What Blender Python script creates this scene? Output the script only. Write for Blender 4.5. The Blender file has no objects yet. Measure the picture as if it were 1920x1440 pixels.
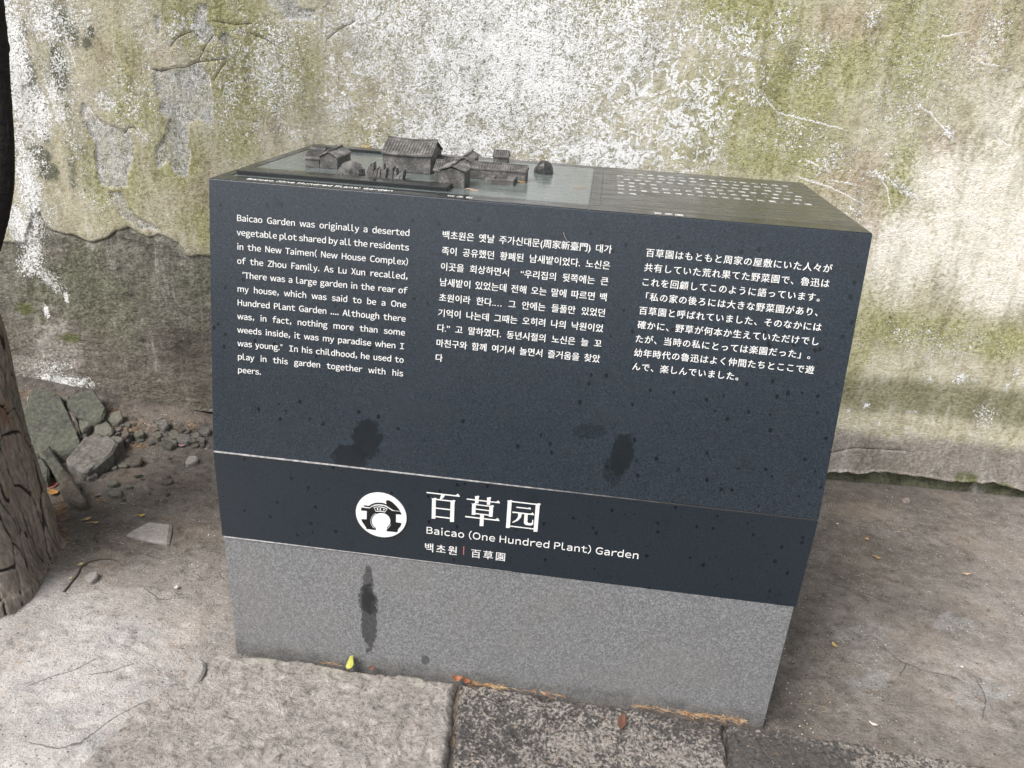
import bpy, bmesh, math, random
import numpy as np
from mathutils import Vector

# ------------------------------------------------------------------ camera, world, sun, exposure
S = bpy.context.scene
C = S.collection
CAM = (0.12143, -1.31011, 1.31290)
ROT = (1.15372, -0.05978, 0.11926)
FPX = 1456.7                       # focal length in pixels of the 1920 px wide photograph
cd = bpy.data.cameras.new("camera")
cam = bpy.data.objects.new("camera", cd)
C.objects.link(cam)
cam.location = CAM
cam.rotation_euler = ROT
cd.sensor_fit = 'HORIZONTAL'
cd.sensor_width = 36.0
cd.lens = 36.0 * FPX / 1920.0
cd.clip_start = 0.02
cd.clip_end = 500.0
S.camera = cam

SUN_AZ = math.radians(222)          # towards which compass side the sun stands (0 = +Y), clockwise
SUN_EL = math.radians(54)
w = bpy.data.worlds.new("World")
S.world = w
w.use_nodes = True
nt = w.node_tree
nt.nodes.clear()
sky = nt.nodes.new("ShaderNodeTexSky")
sky.sky_type = 'NISHITA'
sky.sun_disc = False
sky.sun_elevation = SUN_EL
sky.sun_rotation = SUN_AZ
sky.dust_density = 4.0
sky.air_density = 1.0
sky.ozone_density = 1.0
hs = nt.nodes.new("ShaderNodeHueSaturation")
hs.inputs["Saturation"].default_value = 0.42
bg = nt.nodes.new("ShaderNodeBackground")
bg.inputs["Strength"].default_value = 0.125
wo = nt.nodes.new("ShaderNodeOutputWorld")
nt.links.new(sky.outputs[0], hs.inputs["Color"])
nt.links.new(hs.outputs[0], bg.inputs["Color"])
nt.links.new(bg.outputs[0], wo.inputs["Surface"])
sl = bpy.data.lights.new("sun", 'SUN')
sl.energy = 1.75
sl.angle = math.radians(26)
sl.color = (1.0, 0.965, 0.92)
sun = bpy.data.objects.new("sun", sl)
C.objects.link(sun)
sdir = Vector((math.sin(SUN_AZ) * math.cos(SUN_EL), math.cos(SUN_AZ) * math.cos(SUN_EL), math.sin(SUN_EL)))
sun.rotation_euler = sdir.to_track_quat('Z', 'Y').to_euler()
S.view_settings.view_transform = 'Standard'
S.view_settings.look = 'None'
S.view_settings.exposure = 0.84
S.view_settings.gamma = 1.0
S.view_settings.use_curve_mapping = False

# ------------------------------------------------------------------ measuring: a point of the photo on a given plane of the place
def _rot(rx, ry, rz):
    cx, sx, cy, sy, cz, sz = math.cos(rx), math.sin(rx), math.cos(ry), math.sin(ry), math.cos(rz), math.sin(rz)
    X = np.array([[1, 0, 0], [0, cx, -sx], [0, sx, cx]])
    Y = np.array([[cy, 0, sy], [0, 1, 0], [-sy, 0, cy]])
    Z = np.array([[cz, -sz, 0], [sz, cz, 0], [0, 0, 1]])
    return Z @ Y @ X
RM = _rot(*ROT)
CP = np.array(CAM)
def on_plane(px, py, n, d):
    r = RM @ np.array([(px - 960) / FPX, -(py - 720) / FPX, -1.0])
    n = np.array(n, float)
    return CP + r * (d - n @ CP) / (n @ r)
WALL_N = np.array([-0.03, 1.0, 0.0]); WALL_D = 1.115       # wall front: y = 1.115 + 0.03 x
def on_wall(px, py):
    p = on_plane(px, py, WALL_N, WALL_D)
    return p[0], p[2]
def on_ground(px, py, z=0.0):
    p = on_plane(px, py, (0, 0, 1), z)
    return p[0], p[1]
def on_terrain(px, py, h=0.0):
    z = 0.0
    for _ in range(6):
        x, y = on_ground(px, py, z)
        z = float(ground_z(np.array([x]), np.array([y]))[0]) + h
    return x, y, z - h

# ------------------------------------------------------------------ numpy noise
def _h(ix, iy, s):
    n = (ix.astype(np.int64) * 374761393 + iy.astype(np.int64) * 668265263 + s * 982451653) & 0xffffffff
    n = ((n ^ (n >> 13)) * 1274126177) & 0xffffffff
    n = n ^ (n >> 16)
    return (n & 0xffffff) / float(0xffffff)
def vn(x, y, s=0):
    x = np.asarray(x, float); y = np.asarray(y, float)
    ix = np.floor(x); iy = np.floor(y)
    fx = x - ix; fy = y - iy
    fx = fx * fx * (3 - 2 * fx); fy = fy * fy * (3 - 2 * fy)
    a = _h(ix, iy, s); b = _h(ix + 1, iy, s); c = _h(ix, iy + 1, s); d = _h(ix + 1, iy + 1, s)
    return a + (b - a) * fx + (c - a) * fy + (a - b - c + d) * fx * fy
def fbm(x, y, s=0, o=4, g=0.5):
    t = 0; a = 1; n = 0
    for i in range(o):
        t = t + a * vn(x * 2 ** i, y * 2 ** i, s + i * 17); n += a; a *= g
    return t / n                     # 0..1
def sstep(a, b, x):
    t = np.clip((x - a) / (b - a), 0, 1)
    return t * t * (3 - 2 * t)
def cells(x, y, s=0):
    """distance to nearest cell border (F2-F1) and a random value per cell"""
    ix = np.floor(x); iy = np.floor(y)
    f1 = np.full(x.shape, 9.0); f2 = np.full(x.shape, 9.0); idv = np.zeros(x.shape)
    for dx in (-1, 0, 1):
        for dy in (-1, 0, 1):
            cx = ix + dx; cy = iy + dy
            d = np.hypot(cx + _h(cx, cy, s) - x, cy + _h(cx, cy, s + 5) - y)
            v = _h(cx, cy, s + 9)
            m = d < f1
            f2 = np.where(m, f1, np.minimum(f2, d))
            idv = np.where(m, v, idv)
            f1 = np.where(m, d, f1)
    return f2 - f1, idv
def poly_sdf(x, y, pts):
    """signed distance to a polygon, positive inside"""
    d = np.full(x.shape, 9.0); ins = np.zeros(x.shape, bool)
    n = len(pts)
    for i in range(n):
        ax, ay = pts[i]; bx, by = pts[(i + 1) % n]
        ex, ey = bx - ax, by - ay
        t = np.clip(((x - ax) * ex + (y - ay) * ey) / (ex * ex + ey * ey + 1e-12), 0, 1)
        d = np.minimum(d, np.hypot(x - ax - t * ex, y - ay - t * ey))
        c = ((ay > y) != (by > y)) & (x < (bx - ax) * (y - ay) / (by - ay + 1e-12) + ax)
        ins ^= c
    return np.where(ins, d, -d)
def line_sd(x, y, pts, best):
    """signed distance to an open line; keeps whichever is nearer to zero"""
    for i in range(len(pts) - 1):
        ax, ay = pts[i]; bx, by = pts[i + 1]
        ex, ey = bx - ax, by - ay
        t = np.clip(((x - ax) * ex + (y - ay) * ey) / (ex * ex + ey * ey + 1e-12), 0, 1)
        d = np.hypot(x - ax - t * ex, y - ay - t * ey)
        sg = np.where((x - ax) * ey - (y - ay) * ex > 0, 1.0, -1.0)
        best = np.where(d < np.abs(best), d * sg, best)
    return best

# ------------------------------------------------------------------ object helpers
def tag(o, label=None, cat=None, group=None, kind=None):
    if label: o['label'] = label
    if cat: o['category'] = cat
    if group: o['group'] = group
    if kind: o['kind'] = kind
    return o
def empty(name, loc=(0, 0, 0)):
    o = bpy.data.objects.new(name, None)
    o.location = loc
    o.empty_display_size = 0.05
    C.objects.link(o)
    return o
def link(name, me, mat=None, parent=None, smooth=False):
    if mat is not None: me.materials.append(mat)
    if smooth:
        me.polygons.foreach_set("use_smooth", [True] * len(me.polygons))
    o = bpy.data.objects.new(name, me)
    C.objects.link(o)
    if parent is not None:
        o.parent = parent
        o.matrix_parent_inverse = parent.matrix_world.inverted() if False else o.matrix_parent_inverse
    return o
def raw(name, verts, faces, mat=None, parent=None, smooth=False):
    me = bpy.data.meshes.new(name)
    me.from_pydata([tuple(v) for v in verts], [], faces)
    me.update()
    return link(name, me, mat, parent, smooth)
def from_bm(name, bm, mat=None, parent=None, smooth=False):
    me = bpy.data.meshes.new(name)
    bm.normal_update()
    bm.to_mesh(me); bm.free()
    return link(name, me, mat, parent, smooth)
def grid_mesh(name, X, Y, Z, mat, parent=None, attrs={}, smooth=True, flip=False):
    """X, Y, Z: 2-D arrays; quads between neighbours; attrs: name -> 2-D array"""
    r, c = X.shape
    me = bpy.data.meshes.new(name)
    co = np.stack([X, Y, Z], -1).reshape(-1, 3)
    i = (np.arange(r - 1)[:, None] * c + np.arange(c - 1)[None, :]).reshape(-1)
    f = np.stack([i, i + 1, i + c + 1, i + c], -1)
    if flip: f = f[:, ::-1]
    n = len(f)
    me.vertices.add(r * c); me.vertices.foreach_set("co", co.ravel().astype(np.float32))
    me.loops.add(n * 4); me.loops.foreach_set("vertex_index", f.ravel().astype(np.int32))
    me.polygons.add(n)
    me.polygons.foreach_set("loop_start", np.arange(0, n * 4, 4, dtype=np.int32))
    me.polygons.foreach_set("loop_total", np.full(n, 4, dtype=np.int32))
    me.polygons.foreach_set("use_smooth", np.full(n, smooth))
    me.update(calc_edges=True)
    for k, v in attrs.items():
        a = me.attributes.new(k, 'FLOAT', 'POINT')
        a.data.foreach_set("value", np.asarray(v, np.float32).ravel())
    return link(name, me, mat, parent)
def bm_box(bm, x0, x1, y0, y1, z0, z1):
    vs = [bm.verts.new(p) for p in ((x0, y0, z0), (x1, y0, z0), (x1, y1, z0), (x0, y1, z0), (x0, y0, z1), (x1, y0, z1), (x1, y1, z1), (x0, y1, z1))]
    for q in ((0, 3, 2, 1), (4, 5, 6, 7), (0, 1, 5, 4), (1, 2, 6, 5), (2, 3, 7, 6), (3, 0, 4, 7)):
        bm.faces.new([vs[i] for i in q])
    return vs
def bevel(bm, w_, seg=2):
    bmesh.ops.bevel(bm, geom=list(bm.edges), offset=w_, segments=seg, affect='EDGES', profile=0.6)
def block(name, x0, x1, y0, y1, z0, z1, mat, parent, bev=0.0015):
    bm = bmesh.new(); bm_box(bm, x0, x1, y0, y1, z0, z1)
    if bev: bevel(bm, bev)
    return from_bm(name, bm, mat, parent)
def poly_prism(bm, pts, fn, t0, t1):
    """a flat polygon (u, v) with thickness, placed through fn(u, v, t)"""
    a = [bm.verts.new(fn(u, v, t1)) for u, v in pts]
    b = [bm.verts.new(fn(u, v, t0)) for u, v in pts]
    try: bm.faces.new(a)
    except ValueError: pass
    bm.faces.new(b[::-1])
    n = len(pts)
    for i in range(n):
        bm.faces.new([a[i], b[i], b[(i + 1) % n], a[(i + 1) % n]])

# ------------------------------------------------------------------ node helper
class Mat:
    def __init__(s, name, rough=0.8, spec=0.4):
        s.m = bpy.data.materials.new(name); s.m.use_nodes = True
        s.t = s.m.node_tree; s.t.nodes.clear()
        s.out = s.t.nodes.new("ShaderNodeOutputMaterial")
        s.b = s.t.nodes.new("ShaderNodeBsdfPrincipled")
        s.t.links.new(s.b.outputs[0], s.out.inputs[0])
        s.b.inputs["Roughness"].default_value = rough
        s.b.inputs["Specular IOR Level"].default_value = spec
        s.tc = s.t.nodes.new("ShaderNodeTexCoord").outputs["Object"]
    def n(s, k): return s.t.nodes.new(k)
    def put(s, sock, v):
        if isinstance(v, (int, float)): sock.default_value = v
        elif isinstance(v, tuple): sock.default_value = v if len(v) == 4 or sock.type == 'VECTOR' else (*v, 1)
        else: s.t.links.new(v, sock)
    def attr(s, name):
        a = s.n("ShaderNodeAttribute"); a.attribute_name = name
        return a.outputs["Fac"]
    def scale(s, v, loc=(0, 0, 0), rot=(0, 0, 0), co=None):
        m = s.n("ShaderNodeMapping"); s.put(m.inputs[0], co or s.tc)
        m.inputs["Scale"].default_value = v if isinstance(v, tuple) else (v, v, v)
        m.inputs["Location"].default_value = loc
        m.inputs["Rotation"].default_value = rot
        return m.outputs[0]
    def noise(s, sc, det=4, ro=0.55, dist=0.0, co=None, out="Fac"):
        n = s.n("ShaderNodeTexNoise"); s.put(n.inputs["Vector"], co or s.tc)
        n.inputs["Scale"].default_value = sc; n.inputs["Detail"].default_value = det
        n.inputs["Roughness"].default_value = ro; n.inputs["Distortion"].default_value = dist
        return n.outputs[out]
    def voro(s, sc, feat='F1', co=None, out="Distance", rnd=1.0):
        n = s.n("ShaderNodeTexVoronoi"); s.put(n.inputs["Vector"], co or s.tc)
        n.feature = feat; n.inputs["Scale"].default_value = sc
        n.inputs["Randomness"].default_value = rnd
        return n.outputs[out]
    def ma(s, op, a, b=0.0, c=0.0, clamp=False):
        n = s.n("ShaderNodeMath"); n.operation = op; n.use_clamp = clamp
        s.put(n.inputs[0], a); s.put(n.inputs[1], b); s.put(n.inputs[2], c)
        return n.outputs[0]
    def add(s, a, b): return s.ma('ADD', a, b)
    def mul(s, a, b): return s.ma('MULTIPLY', a, b)
    def sub(s, a, b): return s.ma('SUBTRACT', a, b)
    def step(s, x, a, b, lo=0.0, hi=1.0):
        n = s.n("ShaderNodeMapRange"); n.interpolation_type = 'SMOOTHSTEP'
        s.put(n.inputs[0], x); n.inputs[1].default_value = a; n.inputs[2].default_value = b
        n.inputs[3].default_value = lo; n.inputs[4].default_value = hi
        return n.outputs[0]
    def mix(s, f, a, b, mode='MIX'):
        n = s.n("ShaderNodeMix"); n.data_type = 'RGBA'; n.blend_type = mode
        s.put(n.inputs[0], f); s.put(n.inputs[6], a); s.put(n.inputs[7], b)
        return n.outputs[2]
    def ramp(s, f, *st):
        n = s.n("ShaderNodeValToRGB"); s.put(n.inputs[0], f)
        e = n.color_ramp.elements
        while len(e) < len(st): e.new(0.5)
        for i, (p, c) in enumerate(st):
            e[i].position = p; e[i].color = (*c, 1)
        return n.outputs[0]
    def bump(s, h, dist, strength=1.0, normal=None):
        n = s.n("ShaderNodeBump"); s.put(n.inputs["Height"], h)
        n.inputs["Distance"].default_value = dist; n.inputs["Strength"].default_value = strength
        if normal is not None: s.put(n.inputs["Normal"], normal)
        return n.outputs[0]
    def sep(s, co=None):
        n = s.n("ShaderNodeSeparateXYZ"); s.put(n.inputs[0], co or s.tc); return n.outputs
    def col(s, v): s.put(s.b.inputs["Base Color"], v); return s
    def rough(s, v): s.put(s.b.inputs["Roughness"], v); return s
    def nor(s, v): s.put(s.b.inputs["Normal"], v); return s

# ================================================================== GROUND
SLAB_BACK = -0.016
def ground_z(x, y):
    z = np.full(x.shape, -0.022)
    # heaped earth and rubble in the corner by the wall, left of the plinth
    z = z + 0.095 * sstep(-1.05, -2.1, x) * sstep(0.55, 1.15, y)
    z = z + 0.03 * sstep(-0.75, -1.3, x) * sstep(0.75, 1.1, y)
    # the trodden soil on the near left lies as high as the slabs
    z = z + 0.016 * sstep(-0.45, -0.75, x) * sstep(0.35, 0.0, y)
    # slight sink round the plinth, swell on the right
    z = z + 0.012 * sstep(0.9, 1.6, x) * sstep(0.5, -0.2, y)
    return z
def ground_relief(x, y):
    u = x * 0.94 + y * 0.34; v = -x * 0.34 + y * 0.94
    n = 0.012 * (fbm(u * 3.2, v * 5.0, 3, 4) - 0.5) + 0.0042 * (fbm(u * 16, v * 22, 11, 4) - 0.5)
    lumps = sstep(0.62, 0.80, fbm(u * 13, v * 19, 31, 3))
    n = n + 0.0035 * lumps
    pits = sstep(0.33, 0.22, fbm(u * 24, v * 36, 47, 3))
    n = n - 0.004 * pits
    left = sstep(-0.4, -0.8, x)
    n = n * (0.55 + 0.65 * left)
    n = n + left * sstep(0.3, 0.9, y) * 0.010 * (fbm(x * 40, y * 40, 71, 3) - 0.5)
    return n
def axis(a, b, st, far):
    core = np.arange(a, b + 1e-9, st)
    out = [b]; d = st
    while out[-1] < far: d *= 1.35; out.append(out[-1] + d)
    lo = [a]; d = st
    while lo[-1] > -far: d *= 1.35; lo.append(lo[-1] - d)
    return np.array(lo[:0:-1] + list(core) + out[1:])
gx = axis(-2.35, 2.1, 0.0052, 60)
gy = axis(-0.55, 1.14, 0.0052, 60)
GX, GY = np.meshgrid(gx, gy)
near = sstep(7, 3, np.hypot(GX, GY))
GZ = ground_z(GX, GY) + ground_relief(GX, GY) * near
GZ = np.where((np.abs(GX) < 0.585) & (GY > 0.015) & (GY < 0.6), -0.06, GZ)
# soil tone: 1 = pale trodden soil, 0 = dark soil; darker behind the plinth and by the wall
tone = 0.26 + 0.60 * sstep(0.42, -0.05, GY) * sstep(-0.35, -0.8, GX) + 0.26 * sstep(0.55, 1.1, GX) * sstep(0.75, -0.1, GY) + 0.24 * sstep(1.0, 1.6, GX) + .04 * sstep(.3, .6, GX)
tone = tone - 0.12 * sstep(0.95, 1.08, GY)
tone = tone + 0.30 * (fbm(GX * 2.2, GY * 3.2, 91, 4) - 0.5)
def blob(X, Y, cx, cy, rx, ry, ang=0):
    c, s_ = math.cos(ang), math.sin(ang)
    u = ((X - cx) * c + (Y - cy) * s_) / rx; v = (-(X - cx) * s_ + (Y - cy) * c) / ry
    return np.exp(-(u * u + v * v))
garden = sstep(-1.4, -2.6, GY)  # mask of the dark ground added behind the viewer to darken panel reflections
rock = np.zeros(GX.shape)
for px, py, rx, ry in ((235, 1195, .085, .05), (300, 1290, .07, .04), (110, 1350, .09, .03), (215, 1395, .06, .03), (420, 1180, .05, .05), (1640, 1270, .06, .04), (1790, 1160, .12, .05), (1850, 1290, .10, .05), (1600, 1180, .08, .04), (60, 1290, .05, .03)):
    x, y = on_ground(px, py, -0.01); rock = np.maximum(rock, blob(GX, GY, x, y, rx, ry, 0.3))
dark_patch = np.zeros(GX.shape)  # soft patches where the soil colour is darker
for px, py, rx, ry, k in ((1478, 1338, .035, .018, .9), (1475, 1262, .022, .02, .6), (1580, 1290, .05, .03, .35), (1700, 1130, .14, .07, .3), (1540, 1120, .09, .06, .25),
                          (180, 1395, .09, .03, .3), (40, 1180, .12, .05, .35), (150, 960, .1, .12, .55), (380, 860, .12, .1, .2), (1850, 1400, .1, .03, .25)):
    x, y = on_ground(px, py, -0.02)
    dark_patch = np.maximum(dark_patch, k * blob(GX, GY, x, y, rx, ry, 0.35))

hair = np.full(GX.shape, 1.0)
for q in (((155, 1398), (200, 1360), (262, 1322), (335, 1290)), ((55, 1292), (95, 1275), (140, 1262), (182, 1240)), ((170, 1270), (215, 1262), (250, 1248)), ((1660, 1205), (1680, 1225), (1702, 1238), (1690, 1258)), ((1835, 1268), (1852, 1305), (1845, 1340)), ((1700, 1235), (1735, 1250), (1790, 1262)),
          ((365, 1070), (385, 1082), (408, 1068), (420, 1082)), ((270, 1100), (300, 1120), (350, 1118)), ((1560, 1090), (1600, 1098), (1660, 1120)), ((290, 880), (320, 905), (372, 900)), ((232, 1040), (262, 1030), (300, 1042)), ((60, 1400), (110, 1410), (160, 1398))):
    hair = line_sd(GX, GY, [on_ground(a_[0], a_[1], -.01) for a_ in q], hair)
hair = np.clip(hair, -.05, .05)
g = Mat("packed_soil", 0.92, 0.25)
T = g.attr("tone")
stx = g.scale((1, 1.35, 1), rot=(0, 0, 0.35))
n1 = g.noise(5, 7, 0.62, 0.6, co=stx); n2 = g.noise(34, 7, 0.68, 0.15, co=g.scale((1, 1.1, 1))); n3 = g.noise(190, 4, 0.6); n4 = g.noise(620, 2, 0.5)
f = g.add(T, g.mul(g.sub(n1, 0.5), 0.65)); f = g.add(f, g.mul(g.sub(n2, 0.5), 0.75)); f = g.add(f, g.mul(g.sub(n3, 0.5), 0.5))
c = g.ramp(f, (0.0, (.060, .053, .047)), (0.32, (.145, .129, .115)), (0.6, (.255, .234, .216)), (1.0, (.49, .460, .440)))
rk = g.step(g.add(g.mul(g.attr('rock'), .8), g.add(g.mul(g.sub(n1, .5), 1.5), g.mul(g.sub(n2, .5), 1.1))), .30, .62)
c = g.mix(g.mul(rk, .42), c, g.ramp(g.add(g.mul(n2, .5), g.mul(n3, .5)), (.38, (.16, .162, .165)), (.6, (.37, .375, .375))))             # bluish grey stone just under the dust
c = g.mix(g.mul(g.step(g.noise(3.3, 4, 0.6), 0.5, 0.75), 0.30), c, (.33, .255, .185))              # warmer loam
c = g.mix(g.step(n2, 0.42, 0.27, 0, 0.65), c, (.06, .052, .045))
vv = g.voro(95, co=g.scale((1, 1, 1)))
grit = g.step(g.add(vv, g.mul(g.step(g.noise(12, 3), 0.45, 0.7), -0.10)), 0.13, 0.07)
c = g.mix(g.mul(grit, g.step(g.voro(95, out="Color"), 0.62, 0.70)), c, (.62, .58, .54))
vk = g.voro(60); c = g.mix(g.mul(g.step(vk, 0.16, 0.09), g.step(g.voro(60, out="Color"), 0.60, 0.68)), c, (.045, .035, .03))
c = g.mix(g.attr("dark_patch"), c, g.mix(0.6, c, (.05, .047, .045)))
hk = g.ma('ABSOLUTE', g.add(g.attr('hair'), g.mul(g.sub(n2, .5), .012))); c = g.mix(g.step(hk, .0022, .0008, 0, .7), c, (.06, .052, .046))
gf = g.add(g.mul(n3, .4), g.mul(n4, .6)); c = g.mix(.5, c, g.ramp(gf, (.37, (.50, .49, .48)), (.48, (.95, .95, .95)), (.62, (1.0, 1.0, 1.0))), 'MULTIPLY')
c = g.mix(g.attr('garden'), c, g.ramp(g.noise(4, 6, .7), (.35, (.018, .022, .012)), (.65, (.055, .065, .03))))   # unseen dark ground added behind the viewer for the panels to reflect
g.col(c)
h = g.add(g.mul(n2, 0.9), g.mul(n3, 0.45)); h = g.add(h, g.mul(g.voro(260, feat='SMOOTH_F1'), 0.12)); h = g.add(h, g.mul(n4, .12)); h = g.add(h, g.mul(grit, 0.12))
g.nor(g.bump(h, 0.0085, .9))
ground = grid_mesh("ground", GX, GY, GZ, g.m, attrs={"tone": np.clip(tone, 0, 1), "dark_patch": dark_patch, "garden": garden, "rock": rock, "hair": hair})
tag(ground, kind='structure')

# ================================================================== WALL
wx = axis(-2.35, 2.05, 0.0043, 9)
wz = np.concatenate([np.arange(-0.12, -0.05, 0.01), np.arange(-0.05, 0.075, 0.0022), np.arange(0.075, 1.68, 0.0043), np.arange(1.68, 2.7, 0.04)])
WX, WZ = np.meshgrid(wx, wz)
def wscale(px, py):
    a = on_wall(px - 5, py); b = on_wall(px + 5, py)
    return (b[0] - a[0]) / 10
def field(lst, ang=0.0):
    F = np.zeros(WX.shape)
    for q in lst:
        px, py, rx, ry, k = q[:5]
        a = q[5] if len(q) > 5 else ang
        x, z = on_wall(px, py); s_ = wscale(px, py)
        F = np.maximum(F, k * blob(WX, WZ, x, z, rx * s_, ry * s_, a)) if k > 0 else F + k * blob(WX, WZ, x, z, rx * s_, ry * s_, a)
    return F
white = field([(950, 120, 300, 230, .95), (840, 260, 160, 70, .92), (1130, 290, 150, 60, .93), (1180, 100, 150, 160, .72), (1290, 230, 120, 130, .62), (700, 70, 110, 150, .68),
               (1400, 140, 80, 110, .50), (1470, 60, 70, 90, .36), (1340, 60, 120, 60, .58), (620, 60, 70, 60, .5), (640, 200, 60, 50, .6), (560, 250, 60, 30, .45),
               (30, 120, 34, 200, 1.0), (50, 330, 26, 110, 1.0), (35, 420, 26, 50, .95), (90, 40, 60, 60, .8), (130, 30, 60, 40, .62), (115, 130, 40, 120, .55), (100, 170, 22, 100, .65, 0.15),
               (75, 205, 22, 60, .9), (140, 250, 30, 60, .45), (200, 190, 26, 26, .7), (270, 60, 40, 50, .5), (90, 400, 30, 40, .55), (60, 450, 26, 30, .7), (58, 485, 20, 50, .85, -.6), (90, 525, 34, 16, .8, -.8),
               (122, 560, 5, 16, 1.), (85, 585, 5, 14, 1.0), (120, 715, 60, 14, .95), (60, 720, 50, 16, .7), (100, 690, 60, 20, .5), (230, 790, 30, 8, .4),
               (270, 255, 14, 30, .5), (240, 290, 20, 20, .4), (350, 100, 30, 20, .4), (450, 60, 40, 60, .35), (470, 130, 50, 60, .30), (520, 200, 50, 80, .40),
               (1780, 250, 22, 8, .8, -.8), (1650, 330, 40, 10, .62, -.3), (1740, 215, 30, 5, .55), (1690, 350, 50, 12, .62, -.5), (1640, 30, 30, 40, .45), (1660, 80, 50, 20, .45),
               (1800, 710, 18, 14, .8), (1745, 712, 9, 9, .7), (1830, 712, 14, 8, .6), (1625, 760, 6, 8, .85), (1590, 771, 4, 7, .8), (1710, 772, 12, 4, .8), (1840, 790, 25, 40, .55), (1905, 700, 8, 20, .7), (1888, 725, 5, 14, .7), (1648, 795, 5, 4, .8), (1700, 803, 7, 5, .7),
               (1520, 100, 90, 90, .34), (1560, 300, 90, 50, .36), (1720, 150, 130, 200, .36), (1850, 120, 60, 160, .33), (430, 150, 120, 150, .42), (250, 200, 90, 120, .40), (350, 60, 80, 60, .45), (520, 130, 80, 140, .52), (450, 330, 60, 60, .33), (180, 330, 60, 90, .38), (1480, 250, 120, 70, .36), (1600, 420, 70, 200, .30), (1750, 640, 200, 60, .34)])
loop = np.clip(field([(1230, 230, 110, 140, 1.3), (1080, 300, 120, 30, 1.1), (1330, 130, 110, 100, 1.0), (720, 250, 90, 60, .8), (640, 150, 60, 80, .6)]), 0, 1)
white = white + 0.10 * (fbm(WX * 9, WZ * 7, 5, 4) - 0.5) + 0.26 * white * (fbm(WX * 14, WZ * 9, 6, 4) - 0.5)
algae = field([(430, 60, 90, 90, .8), (340, 30, 50, 60, .8), (450, 170, 90, 60, .8), (240, 160, 60, 120, .5), (330, 300, 60, 70, .75), (200, 330, 90, 110, .55), (380, 420, 70, 80, .6), (450, 270, 60, 60, .55), (250, 210, 60, 40, .7),
               (1400, 30, 120, 60, .8), (1130, 20, 80, 50, .6), (1480, 200, 160, 160, .6), (1330, 230, 110, 120, .7), (1600, 130, 130, 80, .55), (1720, 80, 120, 200, .6), (1690, 330, 40, 90, .75), (1870, 60, 70, 120, .5), (1440, 290, 160, 50, .7),
               (1670, 400, 20, 40, .6), (1720, 620, 180, 60, .7), (1880, 640, 100, 50, .8), (1620, 620, 60, 120, .55), (1760, 500, 60, 120, .3), (1900, 380, 30, 120, .4), (560, 130, 60, 120, .5), (700, 250, 80, 40, .4),
               (60, 560, 60, 50, .5), (150, 520, 80, 80, .5)])
algae = algae + 0.45 * (fbm(WX * 5, WZ * 2.6, 15, 5) - 0.5)
dark = field([(105, 40, 26, 36, .9), (110, 130, 16, 50, .8), (140, 70, 16, 30, .5), (50, 130, 18, 50, .75), (62, 190, 22, 22, .9), (170, 60, 8, 14, .6), (160, 80, 14, 16, .6), (45, 60, 14, 30, .5), (30, 60, 10, 40, .5),
              (75, 290, 24, 16, .9), (90, 320, 22, 20, .7), (130, 215, 14, 46, .45), (65, 385, 10, 30, .8), (80, 250, 16, 50, .45, .3), (135, 320, 14, 60, .45),
              (1450, 250, 90, 60, .24), (1390, 200, 120, 80, .22), (1480, 110, 70, 70, .2), (1530, 230, 90, 70, .2), (625, 40, 26, 60, .25), (1330, 290, 60, 30, .3)])
dark = dark + 0.5 * (fbm(WX * 13, WZ * 10, 25, 4) - 0.5)
wash = field([(1850, 430, 150, 160, 1.0), (1780, 330, 120, 80, .75), (1700, 470, 110, 110, .85), (1880, 540, 110, 70, .9), (1680, 560, 80, 60, .5), (1880, 230, 70, 100, .6), (1830, 130, 60, 120, .35), (1760, 180, 50, 80, .4), (1900, 330, 90, 60, .8)])
wash = wash + 0.30 * (fbm(WX * 7, WZ * 5, 35, 4) - 0.5) * (wash > .05)
warm = field([(300, 90, 60, 60, .5), (200, 110, 30, 60, .7), (170, 190, 40, 90, .5), (470, 240, 110, 60, .6), (370, 400, 60, 120, .65), (250, 130, 40, 40, .6), (380, 310, 60, 70, .5), (1600, 50, 140, 60, .7), (1850, 60, 100, 120, .7), (1600, 330, 120, 80, .7),
              (1650, 420, 90, 70, .7), (1770, 280, 60, 60, .7), (170, 240, 40, 60, .5), (40, 250, 12, 50, .7), (50, 85, 14, 60, .6)])
# patches where the lime coat has fallen off and the gritty render shows
def W(*q): return [on_wall(*p) for p in q]
peels = [W((290, 128), (320, 133), (345, 128), (370, 118), (392, 140), (400, 200), (396, 240), (372, 222), (352, 235), (358, 290), (352, 335), (330, 330), (318, 300), (296, 318), (290, 285), (310, 250), (318, 222), (298, 210), (303, 190), (290, 168), (286, 145)),
         W((152, 192), (165, 195), (178, 218), (200, 232), (235, 245), (248, 262), (250, 290), (240, 330), (238, 350), (200, 352), (186, 345), (178, 310), (178, 270), (158, 235), (150, 210)),
         W((366, 30), (372, 5), (388, 10), (386, 40), (400, 60), (405, 80), (398, 85), (372, 80), (364, 60), (362, 45)), W((410, 70), (425, 60), (432, 75), (432, 88), (418, 86)),
         W((288, 30), (296, 26), (300, 40), (302, 62), (296, 66), (292, 50)), W((42, 160), (60, 155), (78, 170), (82, 188), (76, 205), (64, 206), (52, 190), (42, 175)),
         W((205, 360), (230, 360), (238, 385), (250, 402), (300, 428), (300, 432), (262, 430), (232, 410), (215, 390)), W((490, -8), (560, -6), (555, 14), (590, 20), (588, 40), (540, 38), (520, 20))]
peel = np.full(WX.shape, -1.0)
for q in peels: peel = np.maximum(peel, poly_sdf(WX, WZ, q))
rag = 0.010 * (fbm(WX * 60, WZ * 60, 44, 4) - 0.5)
peel = np.clip(peel + rag, -0.05, 0.05)
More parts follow.
